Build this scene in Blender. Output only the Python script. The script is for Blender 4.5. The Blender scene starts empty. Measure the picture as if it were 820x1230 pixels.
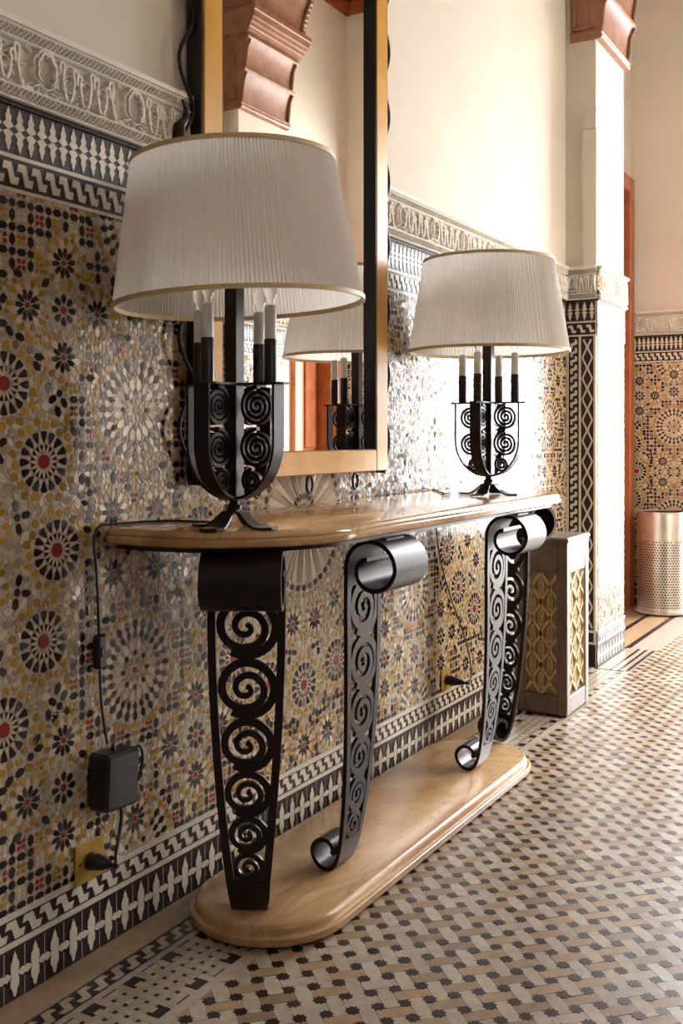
import bpy, math, random
import numpy as np
from mathutils import Vector, Matrix
PI = math.pi
random.seed(7); rng = np.random.default_rng(7)
scene = bpy.context.scene
COL = scene.collection

# ------------------------------------------------------------------ camera
cam_data = bpy.data.cameras.new('camera'); cam = bpy.data.objects.new('camera', cam_data); COL.objects.link(cam)
CAM = (1.70, 0.0, 1.20); YAW = math.radians(30.1); FPX = 1240.0; HOR = 523.0
cam.location = CAM
cam.rotation_euler = (PI/2, 0, YAW)
cam_data.sensor_fit = 'VERTICAL'; cam_data.sensor_height = 36.0; cam_data.sensor_width = 24.0
cam_data.lens = 36.0*FPX/1230.0
cam_data.shift_y = -(615.0-HOR)/1230.0
cam_data.clip_start = 0.02
scene.camera = cam
# ------------------------------------------------------------------ daylight
world = bpy.data.worlds.new('overcast_sky'); scene.world = world; world.use_nodes = True
bg = world.node_tree.nodes['Background']
bg.inputs[0].default_value = (0.96, 0.98, 1.0, 1); bg.inputs[1].default_value = 15.0
def portal(name, loc, rot, sx, sy):
    l = bpy.data.lights.new(name, 'AREA'); l.shape = 'RECTANGLE'; l.size = sx; l.size_y = sy
    l.cycles.is_portal = True
    o = bpy.data.objects.new(name, l); COL.objects.link(o); o.location = loc; o.rotation_euler = rot
    return o
# openings of the hall: a garden doorway in the end wall and a tall door in the opposite wall
W_OPP = 2.33; Y_END = 7.40
DO = (0.46, 2.12, 3.5)      # end doorway x0,x1,height
SO = (4.22, 5.15, 3.0)      # side doorway y0,y1,height
portal('end_doorway_portal', ((DO[0]+DO[1])/2, Y_END+0.12, DO[2]/2), (-PI/2, 0, 0), DO[1]-DO[0], DO[2])
WO = (.65, 1.20, 1.65, 2.40)   # unseen window added as fill light beside the viewer, y0,y1,z0,z1
portal('fill_window_portal', (W_OPP+.12, (WO[0]+WO[1])/2, (WO[2]+WO[3])/2), (0, PI/2, 0), WO[3]-WO[2], WO[1]-WO[0])
portal('side_doorway_portal', (W_OPP+0.12, (SO[0]+SO[1])/2, SO[2]/2), (0, PI/2, 0), SO[2], SO[1]-SO[0])
vs = scene.view_settings
vs.view_transform = 'Standard'; vs.look = 'None'; vs.gamma = 1.0; vs.use_curve_mapping = False
vs.exposure = 0.78

# ------------------------------------------------------------------ camera maths for choosing the largest pieces
_s, _c = math.sin(YAW), math.cos(YAW)
def project(P):
    r = (P[0]-CAM[0], P[1]-CAM[1], P[2]-CAM[2]); dep = -_s*r[0]+_c*r[1]
    if dep < 0.05: return None
    return 410+FPX*(_c*r[0]+_s*r[1])/dep, HOR-FPX*r[2]/dep, dep

# ------------------------------------------------------------------ materials
MATS = {}
def mat(name, col, rough=0.5, metal=0.0, spec=0.5, coat=0.0, coat_rough=0.1, var=0.0, noise=0.0, nscale=20.0, bump=0.0, bscale=60.0, col2=None):
    m = bpy.data.materials.new(name); m.use_nodes = True; nt = m.node_tree; N = nt.nodes; L = nt.links
    b = N['Principled BSDF']
    b.inputs['Base Color'].default_value = (*col, 1); b.inputs['Roughness'].default_value = rough
    b.inputs['Metallic'].default_value = metal; b.inputs['Specular IOR Level'].default_value = spec
    b.inputs['Coat Weight'].default_value = coat; b.inputs['Coat Roughness'].default_value = coat_rough
    tc = N.new('ShaderNodeTexCoord')
    geo = N.new('ShaderNodeNewGeometry')
    last = None
    if noise > 0 or col2:
        nz = N.new('ShaderNodeTexNoise'); nz.inputs['Scale'].default_value = nscale; nz.inputs['Detail'].default_value = 5
        L.new(geo.outputs['Position'], nz.inputs['Vector'])
        mx = N.new('ShaderNodeMix'); mx.data_type = 'RGBA'
        c2 = col2 if col2 else tuple(c*(1-noise) for c in col)
        mx.inputs[6].default_value = (*col, 1); mx.inputs[7].default_value = (*c2, 1)
        mr = N.new('ShaderNodeMapRange'); mr.inputs[1].default_value = .35; mr.inputs[2].default_value = .68
        L.new(nz.outputs[0], mr.inputs[0]); L.new(mr.outputs[0], mx.inputs[0])
        last = mx.outputs[2]
    if var > 0:
        oi = N.new('ShaderNodeObjectInfo')
        ad = N.new('ShaderNodeMath'); ad.operation = 'ADD'
        L.new(geo.outputs['Random Per Island'], ad.inputs[0]); L.new(oi.outputs['Random'], ad.inputs[1])
        fr = N.new('ShaderNodeMath'); fr.operation = 'FRACT'; L.new(ad.outputs[0], fr.inputs[0])
        mr2 = N.new('ShaderNodeMapRange'); mr2.inputs[3].default_value = 1-var; mr2.inputs[4].default_value = 1+var*.6
        L.new(fr.outputs[0], mr2.inputs[0])
        hs = N.new('ShaderNodeHueSaturation')
        if last: L.new(last, hs.inputs['Color'])
        else: hs.inputs['Color'].default_value = (*col, 1)
        L.new(mr2.outputs[0], hs.inputs['Value']); last = hs.outputs[0]
    if last: L.new(last, b.inputs['Base Color'])
    if bump > 0:
        nb = N.new('ShaderNodeTexNoise'); nb.inputs['Scale'].default_value = bscale; nb.inputs['Detail'].default_value = 4
        L.new(geo.outputs['Position'], nb.inputs['Vector'])
        bp = N.new('ShaderNodeBump'); bp.inputs['Strength'].default_value = bump; bp.inputs['Distance'].default_value = 0.002
        L.new(nb.outputs[0], bp.inputs['Height']); L.new(bp.outputs[0], b.inputs['Normal'])
    MATS[name] = m
    return m
TR = 0.20
mat('tile_cream', (.63, .50, .36), TR, var=.18, noise=.15, nscale=90, bump=.10, bscale=90)
mat('tile_beige', (.41, .30, .18), TR, var=.25, noise=.2, nscale=90, bump=.10, bscale=90)
mat('tile_dark', (.026, .011, .008), TR, spec=.33, var=.5, noise=.4, nscale=90, bump=.10, bscale=90)
mat('tile_ochre', (.42, .225, .022), TR, spec=.35, var=.35, noise=.25, nscale=90, bump=.10, bscale=90)
mat('tile_red', (.27, .022, .018), TR, spec=.35, var=.3, noise=.2, nscale=90, bump=.10, bscale=90)
mat('tile_sage', (.45, .41, .29), TR, var=.25, noise=.2, nscale=90, bump=.10, bscale=90)
ZMATS = ['tile_cream', 'tile_beige', 'tile_dark', 'tile_ochre', 'tile_red', 'tile_sage']
mat('grout', (.50, .42, .32), .6, noise=.25, nscale=60, bump=.3)
mat('band_pale', (.62, .54, .42), .3, var=.12, noise=.15, nscale=60, bump=.2)
mat('band_dark', (.026, .013, .010), .42, spec=.28, noise=.4, nscale=40, bump=.25)
mat('floor_white', (.43, .345, .255), .36, spec=.4, var=.14, noise=.22, nscale=35, bump=.15)
mat('floor_tan', (.33, .215, .12), .36, spec=.4, var=.28, noise=.22, nscale=35, bump=.15)
mat('floor_dark', (.026, .012, .009), .34, spec=.3, var=.5, noise=.35, nscale=45, bump=.15)
mat('floor_grout', (.30, .24, .18), .6, noise=.3, nscale=40)
mat('plaster', (.66, .59, .50), .75, noise=.07, nscale=2.2, bump=.15, bscale=25)
mat('stucco', (.74, .68, .60), .7, noise=.08, nscale=12, bump=.1)
mat('iron', (.022, .013, .010), .33, spec=.32, coat=.0, coat_rough=.25, noise=.35, nscale=30, bump=.12, bscale=160)
mat('black_plastic', (.012, .011, .011), .4)
mat('brass', (.55, .34, .07), .32, metal=.45, noise=.25, nscale=25)
mat('gold_wood', (.68, .34, .035), .32, coat=.25, coat_rough=.15, noise=.22, nscale=9, bump=.08, bscale=30)
mat('black_lacquer', (.012, .010, .010), .3)
mat('orange_wood', (.38, .115, .035), .4, noise=.3, nscale=8, bump=.1)
mat('red_wood', (.30, .075, .025), .42, noise=.35, nscale=10, bump=.1)
mat('carved_wood', (.33, .15, .08), .42, noise=.35, nscale=12, bump=.15)
mat('box_metal', (.20, .15, .115), .36, metal=.1, noise=.3, nscale=14, bump=.1)
mat('lattice_cream', (.62, .46, .25), .55, noise=.2, nscale=30, bump=.15)
mat('lattice_back', (.36, .25, .12), .6, noise=.2, nscale=30)
mat('bin_metal', (.55, .50, .44), .35, metal=.85, noise=.2, nscale=10, bump=.1)
mat('shade_trim', (.66, .50, .28), .6)
mat('candle_white', (.72, .70, .66), .45, noise=.08, nscale=40)
mat('ceiling_wood', (.16, .07, .03), .5, noise=.4, nscale=9)
mat('dado_far', (.16, .115, .075), .3, noise=.7, nscale=45)
mat('sky_screen', (.5, .45, .38), .85, noise=.1)  # surface of the added wall that screens off sky light
mat('courtyard_stone', (.6, .57, .52), .8, noise=.1)

def marble(name, stretch):
    m = bpy.data.materials.new(name); m.use_nodes = True; nt = m.node_tree; N = nt.nodes; L = nt.links
    b = N['Principled BSDF']; geo = N.new('ShaderNodeNewGeometry')
    mp = N.new('ShaderNodeMapping'); mp.inputs['Scale'].default_value = stretch; mp.inputs['Rotation'].default_value = (0, 0, .35)
    L.new(geo.outputs['Position'], mp.inputs['Vector'])
    n1 = N.new('ShaderNodeTexNoise'); n1.inputs['Scale'].default_value = 4.2; n1.inputs['Detail'].default_value = 8; n1.inputs['Distortion'].default_value = 1.2
    L.new(mp.outputs[0], n1.inputs['Vector'])
    cr = N.new('ShaderNodeValToRGB'); e = cr.color_ramp.elements
    e[0].position = .28; e[0].color = (.33, .150, .055, 1); e[1].position = .75; e[1].color = (.62, .44, .26, 1)
    for p, c in ((.42, (.45, .25, .105, 1)), (.52, (.55, .345, .17, 1)), (.62, (.46, .27, .12, 1))):
        k = e.new(p); k.color = c
    L.new(n1.outputs[0], cr.inputs[0])
    n2 = N.new('ShaderNodeTexNoise'); n2.inputs['Scale'].default_value = 5; n2.inputs['Detail'].default_value = 6; n2.inputs['Distortion'].default_value = 2.5
    L.new(mp.outputs[0], n2.inputs['Vector'])
    s = N.new('ShaderNodeMath'); s.operation = 'SUBTRACT'; s.inputs[1].default_value = .5; L.new(n2.outputs[0], s.inputs[0])
    a = N.new('ShaderNodeMath'); a.operation = 'ABSOLUTE'; L.new(s.outputs[0], a.inputs[0])
    mr = N.new('ShaderNodeMapRange'); mr.inputs[1].default_value = 0; mr.inputs[2].default_value = .012; mr.inputs[3].default_value = .75; mr.inputs[4].default_value = 0
    L.new(a.outputs[0], mr.inputs[0])
    mx = N.new('ShaderNodeMix'); mx.data_type = 'RGBA'; mx.inputs[7].default_value = (.33, .15, .06, 1)
    L.new(mr.outputs[0], mx.inputs[0]); L.new(cr.outputs[0], mx.inputs[6]); L.new(mx.outputs[2], b.inputs['Base Color'])
    b.inputs['Roughness'].default_value = .13; b.inputs['Specular IOR Level'].default_value = .5
    MATS[name] = m
marble('marble', (1.0, .45, 1.0)); marble('marble_base', (1.0, .45, 1.0)); MATS['marble_base'].node_tree.nodes['Principled BSDF'].inputs['Roughness'].default_value = .24

def mirror_mat():
    m = bpy.data.materials.new('mirror_glass'); m.use_nodes = True; b = m.node_tree.nodes['Principled BSDF']
    b.inputs['Base Color'].default_value = (.9, .9, .88, 1); b.inputs['Metallic'].default_value = 1; b.inputs['Roughness'].default_value = 0.0
    MATS['mirror_glass'] = m
mirror_mat()
def shade_mat(name, c):
    m = bpy.data.materials.new(name); m.use_nodes = True; nt = m.node_tree; N = nt.nodes; L = nt.links
    N.remove(N['Principled BSDF'])
    d = N.new('ShaderNodeBsdfDiffuse'); d.inputs[0].default_value = (*c, 1)
    t = N.new('ShaderNodeBsdfTranslucent'); t.inputs[0].default_value = (*c, 1)
    g = N.new('ShaderNodeBsdfGlossy'); g.inputs[0].default_value = (.9, .85, .8, 1); g.inputs['Roughness'].default_value = .45
    mx = N.new('ShaderNodeMixShader'); mx.inputs[0].default_value = .42
    m2 = N.new('ShaderNodeMixShader'); m2.inputs[0].default_value = .05
    L.new(d.outputs[0], mx.inputs[1]); L.new(t.outputs[0], mx.inputs[2])
    L.new(mx.outputs[0], m2.inputs[1]); L.new(g.outputs[0], m2.inputs[2])
    L.new(m2.outputs[0], N['Material Output'].inputs[0]); MATS[name] = m
shade_mat('shade_fabric', (.87, .84, .80))
def glass_mat():
    m = bpy.data.materials.new('bulb_glass'); m.use_nodes = True; b = m.node_tree.nodes['Principled BSDF']
    b.inputs['Base Color'].default_value = (1, 1, 1, 1); b.inputs['Transmission Weight'].default_value = 1; b.inputs['Roughness'].default_value = .02; b.inputs['IOR'].default_value = 1.3
    MATS['bulb_glass'] = m
glass_mat()

# ------------------------------------------------------------------ mesh helpers
class MB:
    def __init__(self): self.v = []; self.f = []; self.mi = []
    def add(self, verts, faces, mi=0):
        n = len(self.v); self.v.extend(verts); self.f.extend([tuple(i+n for i in f) for f in faces]); self.mi.extend([mi]*len(faces)); return self
    def box(self, x0, x1, y0, y1, z0, z1, mi=0):
        v = [(x0,y0,z0),(x1,y0,z0),(x1,y1,z0),(x0,y1,z0),(x0,y0,z1),(x1,y0,z1),(x1,y1,z1),(x0,y1,z1)]
        return self.add(v, [(0,3,2,1),(4,5,6,7),(0,1,5,4),(1,2,6,5),(2,3,7,6),(3,0,4,7)], mi)
    def bevel_box(self, x0, x1, y0, y1, z0, z1, b=.003, mi=0):
        X = (x0, x1); Y = (y0, y1); Z = (z0, z1); v = []; idx = {}
        for i in (0, 1):
            for j in (0, 1):
                for k in (0, 1):
                    sx, sy, sz = (1, -1)[i], (1, -1)[j], (1, -1)[k]
                    for a in range(3):
                        p = [X[i]+(0 if a == 0 else sx*b), Y[j]+(0 if a == 1 else sy*b), Z[k]+(0 if a == 2 else sz*b)]
                        idx[(i, j, k, a)] = len(v); v.append(tuple(p))
        f = []
        for s in (0, 1):
            f.append([idx[(s, 0, 0, 0)], idx[(s, 1, 0, 0)], idx[(s, 1, 1, 0)], idx[(s, 0, 1, 0)]])
            f.append([idx[(0, s, 0, 1)], idx[(1, s, 0, 1)], idx[(1, s, 1, 1)], idx[(0, s, 1, 1)]])
            f.append([idx[(0, 0, s, 2)], idx[(1, 0, s, 2)], idx[(1, 1, s, 2)], idx[(0, 1, s, 2)]])
        for i in (0, 1):
            for j in (0, 1):
                f.append([idx[(i, j, 0, 0)], idx[(i, j, 1, 0)], idx[(i, j, 1, 1)], idx[(i, j, 0, 1)]])
                f.append([idx[(i, 0, j, 0)], idx[(i, 1, j, 0)], idx[(i, 1, j, 2)], idx[(i, 0, j, 2)]])
                f.append([idx[(0, i, j, 1)], idx[(1, i, j, 1)], idx[(1, i, j, 2)], idx[(0, i, j, 2)]])
                for k in (0, 1): f.append([idx[(i, j, k, 0)], idx[(i, j, k, 1)], idx[(i, j, k, 2)]])
        c = np.array([(x0+x1)/2, (y0+y1)/2, (z0+z1)/2]); va = np.array(v); g = []
        for q in f:
            p = va[q]; n = np.cross(p[1]-p[0], p[2]-p[0])
            g.append(tuple(q) if np.dot(n, p.mean(0)-c) > 0 else tuple(q[::-1]))
        return self.add(v, g, mi)
    def prism(self, poly, M, d0, d1, mi=0):
        """poly 2d ccw list; M(a,b,d)->3d ; from depth d0 to d1 (front)"""
        n = len(poly)
        v = [M(a, b, d0) for a, b in poly]+[M(a, b, d1) for a, b in poly]
        f = [tuple(range(n, 2*n)), tuple(range(n-1, -1, -1))]+[(i, (i+1) % n, n+(i+1) % n, n+i) for i in range(n)]
        return self.add(v, f, mi)
    def tube(self, pts, r, seg=8, mi=0, closed=False, caps=True):
        pts = [Vector(p) for p in pts]; n = len(pts)
        rr = r if hasattr(r, '__len__') else [r]*n
        up = None; rings = []
        for i in range(n):
            a = pts[(i-1) % n] if (closed or i > 0) else pts[i]; b = pts[(i+1) % n] if (closed or i < n-1) else pts[i]
            t = (b-a).normalized()
            if up is None:
                up = t.orthogonal().normalized()
            up = (up - t*up.dot(t)); up = up.normalized() if up.length > 1e-6 else t.orthogonal().normalized()
            s = t.cross(up)
            rings.append([tuple(pts[i]+(up*math.cos(2*PI*k/seg)+s*math.sin(2*PI*k/seg))*rr[i]) for k in range(seg)])
        v = [p for R in rings for p in R]; f = []
        m = n if closed else n-1
        for i in range(m):
            for k in range(seg):
                a = i*seg+k; b = i*seg+(k+1) % seg; c = ((i+1) % n)*seg+(k+1) % seg; d = ((i+1) % n)*seg+k
                f.append((a, b, c, d))
        if caps and not closed:
            f.append(tuple(range(seg-1, -1, -1))); f.append(tuple((n-1)*seg+k for k in range(seg)))
        return self.add(v, f, mi)
    def lathe(self, prof, c=(0, 0, 0), seg=32, mi=0, cap0=False, cap1=False):
        n = len(prof); v = []
        for r, z in prof:
            for k in range(seg):
                a = 2*PI*k/seg; v.append((c[0]+r*math.cos(a), c[1]+r*math.sin(a), c[2]+z))
        f = []
        for i in range(n-1):
            for k in range(seg):
                f.append((i*seg+k, i*seg+(k+1) % seg, (i+1)*seg+(k+1) % seg, (i+1)*seg+k))
        if cap0: f.append(tuple(range(seg-1, -1, -1)))
        if cap1: f.append(tuple((n-1)*seg+k for k in range(seg)))
        return self.add(v, f, mi)
    def ribbon(self, path, width, M, t0, t1, mi=0, closed_ends=True):
        """2-d path with widths, extruded between offsets t0..t1 through map M(a,b,t)"""
        P = np.array(path, float); n = len(P); wd = width if hasattr(width, '__len__') else [width]*n
        T = np.gradient(P, axis=0); T /= np.maximum(np.linalg.norm(T, axis=1, keepdims=True), 1e-9)
        Nn = np.stack([-T[:, 1], T[:, 0]], 1)
        v = []
        for i in range(n):
            l = P[i]+Nn[i]*wd[i]/2; r = P[i]-Nn[i]*wd[i]/2
            v += [M(l[0], l[1], t1), M(r[0], r[1], t1), M(r[0], r[1], t0), M(l[0], l[1], t0)]
        f = []
        for i in range(n-1):
            a = i*4; b = a+4
            for k in range(4):
                f.append((a+k, a+(k+1) % 4, b+(k+1) % 4, b+k))
        f.append((3, 2, 1, 0)); e = (n-1)*4; f.append((e, e+1, e+2, e+3))
        return self.add(v, f, mi)
    def mesh(self, name, mats, smooth=None):
        me = bpy.data.meshes.new(name); me.from_pydata(self.v, [], self.f)
        for m in (mats if isinstance(mats, (list, tuple)) else [mats]): me.materials.append(MATS[m])
        if any(self.mi): me.polygons.foreach_set('material_index', self.mi)
        if smooth is not None:
            me.polygons.foreach_set('use_smooth', [True]*len(me.polygons)); me.set_sharp_from_angle(angle=math.radians(smooth))
        me.update(); return me
    def obj(self, name, mats, parent=None, smooth=None, fix=False):
        me = self.mesh(name, mats, smooth)
        if fix:
            import bmesh
            bm = bmesh.new(); bm.from_mesh(me); bmesh.ops.recalc_face_normals(bm, faces=bm.faces[:]); bm.to_mesh(me); bm.free()
        return link(name, me, parent)
def link(name, data, parent=None, loc=None):
    o = bpy.data.objects.new(name, data); COL.objects.link(o)
    if parent is not None: o.parent = parent
    if loc is not None: o.location = loc
    return o
def tag(o, label=None, cat=None, group=None, kind=None):
    if label: o['label'] = label
    if cat: o['category'] = cat
    if group: o['group'] = group
    if kind: o['kind'] = kind
    return o
def thing(name, loc, label, cat, group=None, rz=0):
    o = bpy.data.objects.new(name, None); COL.objects.link(o); o.location = loc; o.rotation_euler = (0, 0, rz); o.empty_display_size = .05
    return tag(o, label, cat, group)
def copy_tree(o, parent=None):
    c = o.copy(); COL.objects.link(c); c.parent = parent
    for ch in [x for x in bpy.data.objects if x.parent == o]: copy_tree(ch, c)
    return c

# ------------------------------------------------------------------ setting
DADO = 2.07; CEIL = 5.05; Y_BACK = -3.0; Y_PIER = 5.28; Y_PIER1 = 5.82; X_PIER = .166
X_FAR_L = -.20; X_FAR_R = 2.60
floor = tag(MB().box(-.6, 3.2, Y_BACK-.3, Y_END+.3, -.12, -.0005).obj('floor', 'floor_grout'), 'cream and brown mosaic tiled floor of the hall', 'floor', kind='structure')
tag(MB().box(-.6, 3.2, Y_BACK-.3, Y_END+.3, CEIL, CEIL+.1).obj('ceiling', 'plaster'), 'plain plaster ceiling above the hall', 'ceiling', kind='structure')
wall_left = tag(MB().box(-.5, 0, Y_BACK, Y_PIER1, 0, CEIL).obj('wall_left', 'plaster'), 'beige plaster wall with mosaic dado behind the console table', 'wall', kind='structure')
wall_alcove = tag(MB().box(-.5, X_FAR_L, Y_PIER1, 6.32, 0, CEIL).box(-.5, X_FAR_L, 7.32, Y_END, 0, CEIL).box(-.5, X_FAR_L, 6.32, 7.32, 3.0, CEIL)
                  .obj('wall_far_left', 'plaster'), 'plaster wall beyond the pier around the tall wooden door', 'wall', kind='structure')
tag(MB().box(-.5, 3.1, Y_BACK-.2, Y_BACK, 0, CEIL).obj('wall_back', 'plaster'), 'plaster wall behind the viewer', 'wall', kind='structure')
# opposite wall with side doorway
tag(MB().box(W_OPP, W_OPP+.25, Y_BACK, WO[0], 0, CEIL).box(W_OPP, W_OPP+.25, WO[1], SO[0], 0, CEIL).box(W_OPP, W_OPP+.25, WO[0], WO[1], 0, WO[2]).box(W_OPP, W_OPP+.25, WO[0], WO[1], WO[3], CEIL).box(W_OPP, W_OPP+.25, SO[1], Y_PIER1, 0, CEIL).box(W_OPP, W_OPP+.25, SO[0], SO[1], SO[2], CEIL)
    .obj('wall_right', 'plaster'), 'plaster wall opposite the console table with open doorway', 'wall', kind='structure')
tag(MB().box(X_FAR_R, X_FAR_R+.25, Y_PIER1, 6.55, 0, CEIL).box(X_FAR_R, X_FAR_R+.25, 7.28, Y_END, 0, CEIL).box(X_FAR_R, X_FAR_R+.25, 6.55, 7.28, 3.0, CEIL)
    .box(W_OPP+.25, X_FAR_R, Y_PIER1-.02, Y_PIER1, 0, CEIL).obj('wall_far_right', 'plaster'), 'bright plaster wall seen in the mirror beside orange door', 'wall', kind='structure')
wall_end = tag(MB().box(-.5, DO[0], Y_END, Y_END+.25, 0, CEIL).box(DO[1], 3.1, Y_END, Y_END+.25, 0, CEIL).box(DO[0], DO[1], Y_END, Y_END+.25, DO[2], CEIL)
    .obj('wall_end', 'plaster'), 'plaster end wall with mosaic dado behind the perforated bin', 'wall', kind='structure')
tag(MB().box(-6, 9, Y_END+.25, 16, -.1, -.02).box(W_OPP+.25, 12, Y_BACK, Y_END+.25, -.1, -.02).obj('ground_courtyard', 'courtyard_stone'), 'pale stone courtyard outside the open doorways', 'ground', kind='structure')

tag(MB().box(9.0, 9.3, -8, 14, -.1, 5.0).obj('wall_sky_screen', 'sky_screen'), 'unseen wall added outside the side doorway to block sky light', 'wall', kind='structure')  # added out of view, dims the sky seen through the side doorway
mbd = MB().box(W_OPP-.006, W_OPP, Y_BACK, WO[0]-.06, 0, 1.9).box(W_OPP-.006, W_OPP, WO[1]+.06, SO[0]-.08, 0, 1.9).box(W_OPP-.006, W_OPP, WO[0]-.06, WO[1]+.06, 0, WO[2]-.06).box(W_OPP-.006, W_OPP, SO[1]+.08, Y_PIER-.01, 0, 1.9)
tag(mbd.obj('baseboard_right', 'dado_far'), 'mosaic dado along the opposite wall', 'dado', kind='structure')
tag(MB().box(-.0, W_OPP, Y_BACK, Y_BACK+.006, 0, 1.9).obj('baseboard_back', 'dado_far'), 'mosaic dado along the back wall', 'dado', kind='structure')
# piers either side of the passage
def shoulder(mb, x0, x1, y0, y1, zt, sgn):
    """slightly projecting lower shaft with a quarter-round shoulder; x1 is the room face"""
    mb.bevel_box(min(x0, x1), max(x0, x1), y0, y1, 2.06, zt, .006)
    n = 8; poly = []
    for i in range(n+1):
        a = PI/2*i/n; poly.append((.028*math.cos(a), zt+.11*math.sin(a)))
    return poly
def pier(name, label, mir):
    def fx(x): return x if not mir else W_OPP-x
    mb = MB()
    def bx(x0, x1, y0, y1, z0, z1): a, b = sorted((fx(x0), fx(x1))); mb.bevel_box(a, b, y0, y1, z0, z1, .004)
    bx(-.02, X_PIER-.006, Y_PIER, Y_PIER1, 0, CEIL)
    # corner shaft with rounded shoulder
    bx(X_PIER-.075, X_PIER+.0, Y_PIER-.014, Y_PIER1-.06, DADO-.01, 2.79)
    n = 8; v = []; f = []
    x0, x1 = X_PIER-.072, X_PIER-.003
    for i in range(n+1):
        a = PI/2*i/n; z = 2.79+.10*math.sin(a); d = 1-math.cos(a)
        v += [(fx(x0+.06*d), Y_PIER-.014+.012*d, z), (fx(x1-.0*d), Y_PIER-.014+.012*d, z), (fx(x1), Y_PIER1-.06, z), (fx(x0+.06*d), Y_PIER1-.06, z)]
    for i in range(n):
        for k in range(4): f.append((i*4+k, i*4+(k+1) % 4, i*4+4+(k+1) % 4, i*4+4+k))
    f.append((n*4, n*4+1, n*4+2, n*4+3)); mb.add(v, f)
    return tag(mb.obj(name, 'plaster', smooth=40, fix=True), label, 'pier', kind='structure')
pier_l = pier('wall_pier_left', 'tiled and plastered pier at end of the console wall', False)
pier_r = pier('wall_pier_right', 'bright plastered pier opposite, reflected in the mirror', True)

# ------------------------------------------------------------------ zellij pattern (one period, mirrored about both axes)
PER = 1.545; HQ = .775
RES = .0005
GW, GH = int(round(PER/RES)), int(round(2*HQ/RES))
occ = np.zeros((GH, GW), bool)
TILES = []
def raster(poly):
    P = np.array(poly); x0, y0 = P.min(0); x1, y1 = P.max(0)
    i0 = int(math.floor(x0/RES)); i1 = int(math.ceil(x1/RES)); j0 = int(math.floor((y0+HQ)/RES)); j1 = int(math.ceil((y1+HQ)/RES))
    xs = (np.arange(i0, i1+1)+.5)*RES; ys = (np.arange(j0, j1+1)+.5)*RES-HQ
    XX, YY = np.meshgrid(xs, ys); ins = np.zeros(XX.shape, bool); n = len(P)
    for a in range(n):
        xa, ya = P[a]; xb, yb = P[(a+1) % n]
        if ya == yb: continue
        cnd = ((ya > YY) != (yb > YY)) & (XX < (xb-xa)*(YY-ya)/(yb-ya)+xa); ins ^= cnd
    jj, ii = np.nonzero(ins)
    jj = jj+j0; ii = (ii+i0) % GW
    ok = (jj >= 0) & (jj < GH)
    return jj[ok], ii[ok]
def put(poly, col, force=False, thr=.10):
    jj, ii = raster(poly)
    if len(jj) == 0: return False
    if not force and occ[jj, ii].sum() > thr*len(jj): return False
    occ[jj, ii] = True
    TILES.append((poly, col)); return True
def pol(cx, cy, a, pts):
    ca, sa = math.cos(a), math.sin(a)
    return [(cx+u*ca-v*sa, cy+u*sa+v*ca) for u, v in pts]
def ring(cx, cy, n, off, pts, col, thr=.10):
    for i in range(n): put(pol(cx, cy, 2*PI*(i+off)/n, pts), col if not callable(col) else col(i), thr=thr)
def disc(cx, cy, r, n, col): put([(cx+r*math.cos(2*PI*i/n), cy+r*math.sin(2*PI*i/n)) for i in range(n)], col)
def pent(r, s): return [(r-.85*s, -.5*s), (r-.2*s, -.88*s), (r+.45*s, -.78*s), (r+s, 0), (r+.45*s, .78*s), (r-.2*s, .88*s), (r-.85*s, .5*s)]
def flower(cx, cy):
    disc(cx, cy, .0165, 16, 4)
    ring(cx, cy, 16, 0, [(.0185, 0), (.027, -.0030), (.0385, -.0010), (.0385, .0010), (.027, .0030)], 0)
    ring(cx, cy, 16, .5, [(.0235, 0), (.0385, -.0056), (.0365, 0), (.0385, .0056)], 2)
    ring(cx, cy, 16, .5, [(.0385, 0), (.0455, -.0054), (.0535, 0), (.0455, .0054)], 0)
    ring(cx, cy, 16, 0, [(.0405, 0), (.0495, -.0052), (.0640, -.0096), (.0680, -.0055), (.0680, .0055), (.0640, .0096), (.0495, .0052)], 2)
    for i in range(22):
        r = .0805 if i % 2 else .0900
        put(pol(cx, cy, 2*PI*(i+.25)/22, pent(r, .0108)), 3)
    ring(cx, cy, 16, .5, [(.0985, -.008), (.104, -.0015), (.104, .0015), (.0985, .008), (.095, 0)], 1)
def star(cx, cy, off=0.0):
    disc(cx, cy, .0072, 10, 4)
    ring(cx, cy, 10, off, [(.0085, 0), (.021, -.0062), (.036, -.0052), (.033, 0), (.036, .0052), (.021, .0062)], 2)
    ring(cx, cy, 10, off+.5, [(.0235, 0), (.036, -.0078), (.0465, -.0068), (.0525, 0), (.0465, .0068), (.036, .0078)], 0)
    ring(cx, cy, 10, off, [(.0385, 0), (.047, -.0062), (.056, -.0072), (.060, 0), (.056, .0072), (.047, .0062)], 3)
    ring(cx, cy, 10, off+.5, pent(.0605, .0065), lambda i: 3 if i % 2 else 5)
def eight(cx, cy):
    disc(cx, cy, .0095, 10, 4)
    ring(cx, cy, 8, 0, [(.013, 0), (.021, -.0068), (.032, -.0075), (.0365, 0), (.032, .0075), (.021, .0068)], 2)
    ring(cx, cy, 8, .5, [(.028, 0), (.037, -.0058), (.047, 0), (.037, .0058)], 0)
    ring(cx, cy, 8, 0, [(.0395, 0), (.046, -.009), (.054, -.010), (.058, 0), (.054, .010), (.046, .009)], 5)
    ring(cx, cy, 16, .5, pent(.062, .006), 1)
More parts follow.
